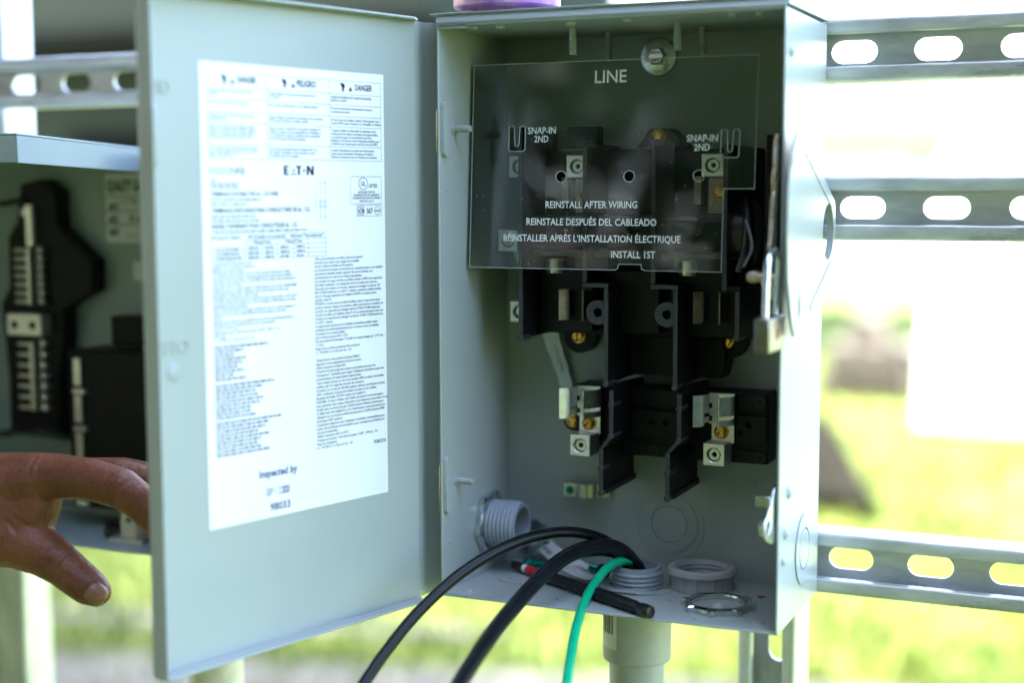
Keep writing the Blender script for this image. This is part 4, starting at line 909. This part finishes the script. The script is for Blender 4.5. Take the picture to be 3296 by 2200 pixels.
# cables
def cable(name, pts, r, m, label):
    b = B(); b.tube(spline(pts, 10), r, 20); o = b.build(name, m, None, smooth=60); tag(o, label, 'wire' if m is GWIRE else 'cable'); return o
c1 = [(10.5, 7.0, -8), (10.45, 7.0, -1), (10.35, 7.0, 1.0), (10.05, 6.5, 2.2), (9.12, 5.5, 3.26), (7.93, 4.2, 3.9), (6.66, 2.8, 4.1), (5.28, 1.0, 3.9), (3.83, -1.2, 3.22), (2.49, -3.5, 2.1), (1.33, -6.0, .55), (.56, -8.5, -1.14), (.2, -11.0, -2.7), (0.0, -13.5, -4.6), (-.1, -18, -9), (0, -22, -16)]
cable('power_cable', c1, .36, CABLE2, 'thinner glossy black cable arching over to the lower left')
c2 = [(11.3, 7.6, -8), (11.2, 7.6, -1), (10.95, 7.4, .8), (10.6, 7.0, 1.62), (10.16, 6.0, 2.55), (9.46, 5.0, 3.0), (8.51, 3.5, 3.05), (7.79, 1.5, 2.75), (7.33, -1.0, 2.1), (7.16, -4.0, 1.35), (7.29, -7.5, .7), (7.77, -11.5, .1), (8.39, -15.0, -.35), (9.34, -19.0, -.95), (10.4, -25, -3), (11, -30, -7)]
cable('power_cable', c2, .5, CABLE, 'thick glossy black cable bending towards the viewer at the centre')
c3 = [(10.2, 7.6, -8), (10.2, 7.6, -1), (10.1, 7.5, .9), (9.7, 6.9, 1.9), (9.0, 6.0, 2.35), (8.35, 5.0, 2.5), (7.9, 3.6, 2.55), (7.6, 1.9, 2.4), (7.3, -.4, 2.05), (7.2, -2, 1.75)]
cable('power_cable', c3, .33, CABLE, 'short black cable loop under the thick cable at the conduit')
cg = [(11.6, 7.2, -8), (11.6, 7.2, -1), (11.3, 7.5, .6), (10.95, 7.4, 1.25), (10.64, 6.8, 1.65), (10.23, 5.8, 1.86), (9.8, 4.5, 1.72), (9.46, 3.0, 1.03), (9.46, 1.2, .3), (9.75, -1.0, -.72), (10.55, -4.0, -1.72), (11.5, -7.0, -2.35), (12.5, -10.0, -3.3), (13.2, -14, -6), (13.6, -17, -11)]
cable('ground_wire', cg, .3, GWIRE, 'bright green wire curving down out of the conduit')

# ================================================================== RIGHT SIDE: HANDLE, PADLOCK, LATCH
hn = thing('operating_handle', (22.6, 4, 17.8), 'pale grey handle plate with finger hole on the right side of the box', 'handle')
out_ = [(.3, 29.6), (1.2, 29.5), (3.7, 28.4), (10.4, 25.5), (10.65, 25.1), (10.65, 22.0), (10.4, 21.5), (6.2, 19.4), (.6, 17.75), (-.2, 17.8), (-.9, 18.6), (-1.9, 21.0), (-2.2, 23.5), (-2.1, 26.3), (-1.3, 28.3), (-.3, 29.3)]
hole = [(8.5+1.55*cos(a), 23.6+1.75*sin(a)) for a in [2*pi*i/28 for i in range(28)]]
t = B(); t.plate(out_, [hole, slot_loop(0, 0, 1.5, .5) and [(.9+.22*cos(a), 19.45+.75*sin(a)) for a in [2*pi*i/16 for i in range(16)]]], YZ(22.75), .16); t.build('plate', PAINT, hn, .06, 3)
t = B(); rim_ = hole
t.plate([(8.5+1.7*cos(a), 23.6+1.9*sin(a)) for a in [2*pi*i/28 for i in range(28)]], [hole], YZ(22.5), .247); t.build('hole_collar', PAINT, hn, .03)
t = B(); t.plate([(-1.2, 28.0), (1.6, 28.9), (9.3, 25.5), (9.3, 25.1), (1.6, 28.4), (-1.2, 27.5)], [], YZ(22.912), .045); t.build('pressed_rib', PAINT, hn, .04)
t = B(); t.plate([(9.5, 21.3), (4.0, 18.9), (3.7, 19.3), (9.3, 21.7)], [], YZ(22.912), .045); t.build('pressed_rib', PAINT, hn, .04)
t = B(); t.cyl((22.13, 3.8, 23.6), (22.74, 3.8, 23.6), 1.1, 24); t.build('pivot_boss', PAINT, hn)
ir = thing('interlock_bar', (21.3, .8, 19.9), 'rusty zinc interlock bar with pin along the front right edge', 'bar')
t = B(); prof = [(.15, 20.0), (.5, 20.0), (1.0, 22), (1.2, 25), (1.6, 28), (1.7, 29.3), (1.35, 29.5), (1.0, 29.0), (.9, 27.6), (.6, 27.0), (.75, 26.2), (.45, 25.6), (.2, 23.6), (-.1, 23.0), (.12, 22.4), (-.05, 21.4)]
t.plate(prof, [], YZ(21.2), .28); t.build('bar', RUSTZ, ir, .04)
t = B(); t.lathe((21.9, .1, 21.15), (-1, 0, 0), [(0, .27), (1.25, .27), (1.27, .36), (1.5, .36), (1.75, .33), (1.9, .2), (1.93, .05)], 18); t.build('pin', RUSTZ, ir)
t = B(); t.plate([(20.75, 21.4), (21.85, 21.4), (21.85, 20.1), (21.5, 19.8), (21.2, 20.2), (20.9, 20.6)], [], XZ(-.05), .25); t.build('bracket', RUSTZ, ir, .06)
pl = thing('padlock', (21.95, -2.2, 17.1), 'small silver steel padlock with rust stain hanging at the front right edge', 'padlock')
t = B(); t.box(21.5, 22.4, -4.0, -.35, 17.1, 19.1); t.build('body', STEELB, pl, .14, 3)
t = B(); t.tube(spline([(21.95, -.9, 19.0), (22.0, -.7, 20.2), (22.02, -.55, 21.8), (22.02, -.9, 22.6), (21.95, -1.8, 22.7), (21.9, -2.6, 22.2), (21.9, -2.9, 20.8), (21.92, -3.1, 19.0)], 6), .2, 12); t.build('shackle', ZINCS, pl)
t = B(); t.plate([(-2.1+.42*cos(a)*(1+.2*sin(4*a)), 18.15+.4*sin(a)*(1+.2*cos(3*a))) for a in [2*pi*i/18 for i in range(18)]], [], YZ(22.402), .006); t.build('rust_stain', RUST, pl, smooth=0)
la = thing('door_latch', (21.8, -.5, 5.4), 'bent zinc door latch hook at the lower front right edge', 'latch')
t = B(); o_ = [(.3, 9.0), (.3, 7.0), (.1, 5.6), (-.6, 5.5), (-1.9, 6.0), (-2.5, 6.6), (-2.4, 7.2), (-1.6, 7.55), (-.9, 8.0), (-.35, 8.7)]
t.plate(o_, [circ(-1.6, 6.75, .42, 18)], YZ(21.72), .18); t.build('hook', ZINCS, la, .05)
t = B(); t.box(20.9, 21.74, -.75, -.6, 7.75, 8.35); t.build('tab', ZINCS, la, .03)
t = B(); t.lathe((21.72, -1.6, 6.75), (-1, 0, 0), [(-.1, .42), (-.1, .62), (.25, .58), (.25, .42), (-.1, .42)], 22, False, False); t.build('eye', ZINCS, la)

# ================================================================== CAN ON THE HOOD
cn = thing('drink_can', (2.6, 4.6, 37.62), 'pastel purple printed can standing on top of the box', 'can')
cz = 37.62; cc = (2.65, 4.6, cz)
t = B(); t.lathe(cc, (0, 0, 1), [(0, 2.6), (.15, 2.75), (.16, 3.05), (.35, 3.42), (.5, 3.48), (10.8, 3.48), (11.6, 2.9)], 48); t.build('body', CANP, cn)
t = B(); t.lathe((2.65, 4.6, cz+11.6), (0, 0, 1), [(0, 2.9), (.1, 3.0), (.25, 2.9), (.1, 2.7)], 40); t.build('lid', CANT, cn)
for a0, a1, m_ in ((SA+.22, SA+.52, CANW), (SA-.30, SA-.18, CANB), (SA+.72, SA+.8, CANB)):
    t = B(); n = 6; t.add([(2.65+3.495*cos(a0+(a1-a0)*i/n), 4.6+3.495*sin(a0+(a1-a0)*i/n), z) for z in (cz+.52, cz+10.7) for i in range(n+1)], [(i, i+1, n+2+i, n+1+i) for i in range(n)]); t.build('print_stripe', m_, cn, smooth=60, fix=False)

# ================================================================== LEFT PANEL
PX0, PX1, PY0, PY1, PZ0, PZ1 = -52.0, -23.3, .3, 10.0, .3, 29.0
lp = thing('electrical_panel', (-37, 5, .3), 'second grey panel at the left with its cover lifted up', 'panel')
t = B(); t.box(PX0, PX1, PY1, PY1+.15, PZ0, PZ1); t.build('back_wall', PAINT2, lp, .03)
t = B(); t.box(PX0-.15, PX0, PY0, PY1-.003, PZ0-.15, PZ1); t.build('side_wall', PAINT2, lp, .05)
t = B(); t.box(PX1, PX1+.15, PY0, PY1-.003, PZ0-.15, PZ1); t.build('side_wall', PAINT2, lp, .05)
t = B(); t.box(PX0+.003, PX1-.003, PY0, PY1-.003, PZ0-.15, PZ0); t.build('floor', PAINT2, lp, .05)
t = B(); t.box(PX0, PX1, PY0+2.5, PY1-.003, PZ1-.15, PZ1+.002); t.build('top', PAINT2, lp, .05)
def lid(nm, pts, x0, x1):
    b = B(); b.plate(pts, [], lambda u, v, w: (x0+w, u, v), x1-x0); return b.build(nm, PAINT2, lp, .06, 3)
cvr = lid('lifted_cover', [(-10.2, 29.85), (3.0, 29.2), (3.0, 29.35), (-10.2, 30.0)], PX0+1, -25.0)
lid('cover_flange', [(-10.2, 28.1), (3.0, 27.6), (3.0, 29.19), (-10.2, 29.84)], -25.16, -25.0)
lid('cover_flange', [(-10.2, 28.1), (3.0, 27.6), (3.0, 29.19), (-10.2, 29.84)], PX0+1, PX0+1.16)
lid('cover_flange', [(-10.2, 28.1), (-10.05, 28.1), (-10.05, 29.83), (-10.2, 29.84)], PX0+1.163, -25.163)
# inspection labels
t = B(); t.plate(slot_loop(0, 0, 1, 1) and [(-34.5, 22.4), (-34.3, 22.2), (-28, 22.2), (-28, 27.6), (-34.3, 27.6), (-34.5, 27.4)], [], lambda u, v, w: (u, PY1-.005-w, v), .02)
ql = t.build('inspection_label', mat('grey_white_label', (.80, .82, .86), .5), lp, smooth=0)
t = B(); fn = lambda u, v, w: (u, PY1-.035, v)
t.text('QUALITY GA', fn, -34.35, -30.9, 26.25, .85, bold=.04)
for st, z, x1 in (('#1', 25.0, -33.3), ('#2', 24.0, -33.3), ('#3', 23.0, -33.3)): t.text(st, fn, -34.2, x1, z-.2, .55, bold=.03)
t.text('N A', fn, -32.2, -31.0, 23.85, .5, bold=.03); t.text('1178 8', fn, -32.9, -30.8, 25.2, .4); t.text('1 1 1 1 1', fn, -32.4, -30.6, 22.5, .5)
for z in (25.8, 24.65, 23.6): t.add([fn(-34.5, z, 0), fn(-28, z, 0), fn(-28, z+.07, 0), fn(-34.5, z+.07, 0)], [(0, 1, 2, 3)])
t.build('print', INK, ql, smooth=0, fix=False)
t = B(); t.plate([(-32.0, 19.25), (-28.5, 19.25), (-28.5, 20.75), (-32.0, 20.75)], [], lambda u, v, w: (u, PY1-.005-w, v), .02); t.build('small_label', ql.data.materials[0], lp, smooth=0)

nbr = thing('neutral_bar', (-40, 9, 7), 'black terminal holder with two rows of silver screws in the left panel', 'terminal bar')
t = B(); t.plate([(-43.4, 6.5), (-38.4, 6.5), (-38.3, 11.5), (-37.6, 14.5), (-37.6, 17.0), (-34.7, 18.5), (-34.6, 20.8), (-37.9, 23.5), (-38.0, 26.3), (-39.6, 27.2), (-41.5, 26.8), (-42.0, 23.8), (-42.9, 22.6), (-43.0, 18.5), (-43.9, 17.2), (-43.6, 14.0), (-43.4, 11.3)], [], XZ(8.2), 1.7); t.build('holder', BLACK, nbr, .1)
for z0, z1, n in ((17.5, 21.6, 7), (9.0, 14.1, 7)):
    t = B(); t.box(-40.3, -39.95, 7.2, 8.19, z0-.2, z1+.2); t.build('bar', TIN, nbr, .05)
    for i in range(n):
        z = z0+(z1-z0)*i/(n-1)
        t = B(); t.cyl((-41.6, 7.5, z), (-40.31, 7.5, z), .17, 12); t.build('wire_screw', TIN, nbr)
        t = B(); t.lathe((-39.2, 8.0, z), (0, -1, .2), [(0, .28), (.5, .28), (.55, .2)], 12); t.build('wire_screw', TIN, nbr)
t = B(); t.box(-42.1, -38.7, 6.8, 8.19, 14.85, 16.6); bl = t.build('main_lug', ALU, nbr, .1)
for x in (-41.3, -39.5):
    t = B(); t.cyl((x, 6.85, 15.7), (x, 6.78, 15.7), .35, 18); t.build('set_screw', OXIDE, bl)
t = B(); t.box(-40.6, -39.9, 7.6, 8.19, 21.9, 25.2); t.build('link_bar', TIN, nbr, .05)
t = B(); t.lathe((-40.9, 8.1, 24.6), (0, -1, 0), [(0, .35), (.3, .35), (.35, .2)], 14); t.build('link_screw', TIN, nbr)
br = thing('breaker_block', (-30, 7, 2), 'black breaker block with silver contact strips in the left panel', 'breaker')
t = B(); t.box(-34.9, -24.5, 5.4, 9.8, 1.9, 14.1); t.build('housing', BLACK, br, .15)
t = B(); t.box(-32.4, -26, 7.5, 9.7, 14.4, 16.6); t.build('top_block', BLACK, br, .15)
for i in range(4):
    t = B(); t.box(-34.2, -33.55, 5.15, 5.39, 11.4-i*2.9, 13.5-i*2.9); t.build('contact_strip', TIN, br, .04)
    t = B(); t.box(-34.2, -33.1, 5.0, 5.39, 10.75-i*2.9, 11.15-i*2.9); t.build('contact_tab', TIN, br, .04)
cable('panel_wire', [(-52, 7.5, 25.1), (-46, 7.3, 25.2), (-43, 7.6, 25.3), (-41, 8.1, 25.6)], .25, CABLE, 'black wire running to the top of the terminal holder in the left panel')
cable('panel_wire', [(-52, 6.5, 6.2), (-44, 6.4, 6.7), (-40, 6.2, 7.3), (-36.5, 6.8, 7.0), (-35.2, 8, 6.6)], .32, CABLE, 'black wire crossing low below the terminal holder in the left panel')
gl = thing('nylon_lug', (-27.2, 3.2, .3), 'small cream plastic lug on the floor of the left panel', 'lug')
t = B(); t.plate([(-27.9, .75), (-26.5, .75), (-26.5, 2.0)]+circ(-27.2, 2.0, .7, 12, 0, pi)[1:-1]+[(-27.9, 2.0)], [circ(-27.2, 2.0, .28, 14)], XZ(2.4), .9); t.build('body', BEIGEP, gl, .06)
t = B(); t.box(-28.6, -25.6, 1.9, 3.6, .32, .72); t.build('foot', TIN, gl, .04)
for x in (-29.6, -28.9):
    t = B(); t.lathe((x, 3.4, .32), (0, 0, 1), [(0, .5), (.5, .55), (1.0, .4), (1.1, .1)], 16); o = t.build('black_knob', BLACKG); tag(o, 'round black knob on the panel floor, %s the cream lug' % ('farther from' if x < -29 else 'next to'), 'knob', 'black knobs on the panel floor')
pc = thing('panel_conduit', (-22.2, 6, GZ), 'pale plastic conduit pipe below the left panel', 'conduit')
t = B(); t.lathe((-25.2+3, 6.0, GZ), (0, 0, 1), [(0, 2.0), (-GZ-3.5, 2.0)], 28); t.build('pipe', BEIGEP, pc)
t = B(); t.lathe((-22.2, 6.0, -3.6), (0, 0, 1), [(0, 2.1), (0, 2.4), (3.4, 2.4), (3.74, 2.0)], 28); t.build('coupling', BEIGEP, pc)

# ================================================================== HAND
def ball_chain(b, ch, dens=.35):
    for (p, r), (q, s_) in zip(ch, ch[1:]):
        p, q = Vector(p), Vector(q); n = max(2, int((q-p).length/(dens*min(r, s_)))) 
        for i in range(n+1):
            f = i/n; b.append((p.lerp(q, f), r+(s_-r)*f))
balls = []
ball_chain(balls, [((-66, -6, 5.0), 4.2), ((-45, -10, 5.3), 3.5), ((-35, -11.4, 5.5), 2.9), ((-30, -11.6, 5.6), 2.9)])
ball_chain(balls, [((-38, -11.6, 6.0), 2.5), ((-30, -12.0, 6.6), 2.5), ((-26, -12.2, 7.4), 2.25), ((-22.6, -12.2, 8.15), 1.72), ((-21, -12.1, 8.4), 1.5), ((-18.6, -12, 8.38), 1.38), ((-16.2, -11.9, 7.95), 1.33), ((-15.2, -11.7, 7.3), 1.22), ((-14.1, -11.3, 6.0), 1.0), ((-13.6, -10.8, 4.4), .85)])
ball_chain(balls, [((-31, -10.4, 6.0), 2.2), ((-24, -10.2, 7.6), 1.7), ((-22.3, -10.1, 7.9), 1.35), ((-18.4, -9.4, 8.2), 1.05), ((-15.8, -8.6, 7.7), .95), ((-14.2, -8, 7.2), .8)])
ball_chain(balls, [((-31, -8.8, 5.6), 2.0), ((-25, -8.2, 7.2), 1.5), ((-23.6, -8, 7.5), 1.25), ((-19.8, -7.2, 7.9), 1.0), ((-17.5, -6.6, 7.6), .9), ((-16, -6, 7.3), .75)])
ball_chain(balls, [((-31, -7.4, 5.2), 1.8), ((-26.5, -6.6, 6.6), 1.3), ((-25.2, -6.3, 7.0), 1.1), ((-22, -5.4, 7.4), .85), ((-20.3, -5, 7.3), .75), ((-19, -4.7, 7.1), .65)])
ball_chain(balls, [((-36, -12, 4.9), 2.5), ((-30, -12.4, 4.5), 2.55), ((-26, -12.6, 4.5), 2.35), ((-23.6, -12.7, 4.2), 1.95), ((-21.8, -12.7, 3.55), 1.58), ((-20.3, -12.7, 2.85), 1.36), ((-19.3, -12.7, 2.25), 1.3), ((-18.4, -12.7, 1.75), 1.22), ((-17.75, -12.65, 1.42), .98)])
ball_chain(balls, [((-28, -12.2, 6.0), 2.5), ((-25.2, -12.3, 6.1), 2.35), ((-23.6, -12.2, 5.9), 1.9)])
ball_chain(balls, [((-24.5, -12.5, 4.8), 2.0), ((-23.2, -12.3, 5.6), 1.75), ((-22.6, -12.2, 6.6), 1.6)])
hb = bmesh.new()
for p, r in balls:
    bmesh.ops.create_icosphere(hb, subdivisions=2, radius=r*S, matrix=Matrix.Translation(p*S))
hm = bpy.data.meshes.new('hand_src'); hb.to_mesh(hm); hb.free()
ho = bpy.data.objects.new('hand_src', hm); SC.collection.objects.link(ho)
md = ho.modifiers.new('r', 'REMESH'); md.mode = 'VOXEL'; md.voxel_size = .0011; md.use_smooth_shade = True
md = ho.modifiers.new('s', 'SMOOTH'); md.iterations = 20; md.factor = .6
dg = bpy.context.evaluated_depsgraph_get()
me = bpy.data.meshes.new_from_object(ho.evaluated_get(dg)); bpy.data.objects.remove(ho)
me.materials.clear(); me.materials.append(SKIN); me.shade_smooth()
# creases over the thumb joint and knuckle
CR = [((-19.9, -14, 3.6), (.88, 0, -.47), 1.6), ((-20.3, -14, 3.3), (.86, 0, -.5), 1.6), ((-19.5, -14, 3.9), (.9, 0, -.42), 1.4), ((-19.15, -14, 2.6), (.85, 0, -.52), 1.0),
      ((-16.6, -13, 8.4), (.94, 0, -.33), 1.3), ((-16.15, -13, 8.2), (.9, 0, -.43), 1.3), ((-15.7, -13, 7.9), (.86, 0, -.5), 1.2), ((-21.4, -13.2, 9.2), (.98, 0, .1), 1.2), ((-22.0, -13.2, 9.2), (.98, 0, .15), 1.2),
      ((-23.0, -14, 5.3), (.6, 0, .8), 1.3), ((-22.4, -14, 5.6), (.55, 0, .83), 1.1)]
CR = [(Vector(a), Vector(b).normalized(), c) for a, b, c in CR]
for v_ in me.vertices:
    p = v_.co/S
    if p.x < -26: continue
    for c_, d_, R_ in CR:
        q = (p-c_); a = q.dot(d_); s_ = (q-d_*a).length
        if abs(a) < .3 and s_ < R_: v_.co += v_.normal*(-.0010*math.exp(-(a/.13)**2)*(1-s_/R_))
hand = bpy.data.objects.new('person', me); SC.collection.objects.link(hand); hand['_b'] = (0., 0., 0.)
tag(hand, 'bare brown hand with thumb spread reaching into the left panel', 'person')
# thumb nail: a curved plate lying on the thumb tip, facing the camera
nd = (Vector((42.8, -85, 26.3))-Vector((-18.0, -12.65, 1.55))).normalized(); tdir = Vector((.87, 0, -.45)); tdir = (tdir-nd*tdir.dot(nd)).normalized(); sd_ = nd.cross(tdir)
nc = Vector((-18.0, -12.66, 1.42)); t = B(); loops = []
rows_ = []
for i in range(9):
    u = -1+2*i/8
    row = []
    for j in range(7):
        v_ = -1+2*j/6
        wv = .60*math.sqrt(max(.04, 1-max(0, abs(u)-.25)**2*1.6))
        row.append(nc+tdir*(u*.62+.22)+sd_*v_*wv+nd*(1.2-.30*v_*v_-.22*max(0, u)**2-.06*max(0, -u)))
    rows_.append(row)
t.add([p for r in rows_ for p in r], [(i*7+j, i*7+j+1, (i+1)*7+j+1, (i+1)*7+j) for i in range(8) for j in range(6)])
o = t.build('nail', NAIL, hand, smooth=80); sd = o.modifiers.new('s', 'SOLIDIFY'); sd.thickness = .0022; sd.offset = -1 if False else 0

for o in SC.objects:
    if '_b' in o: del o['_b']
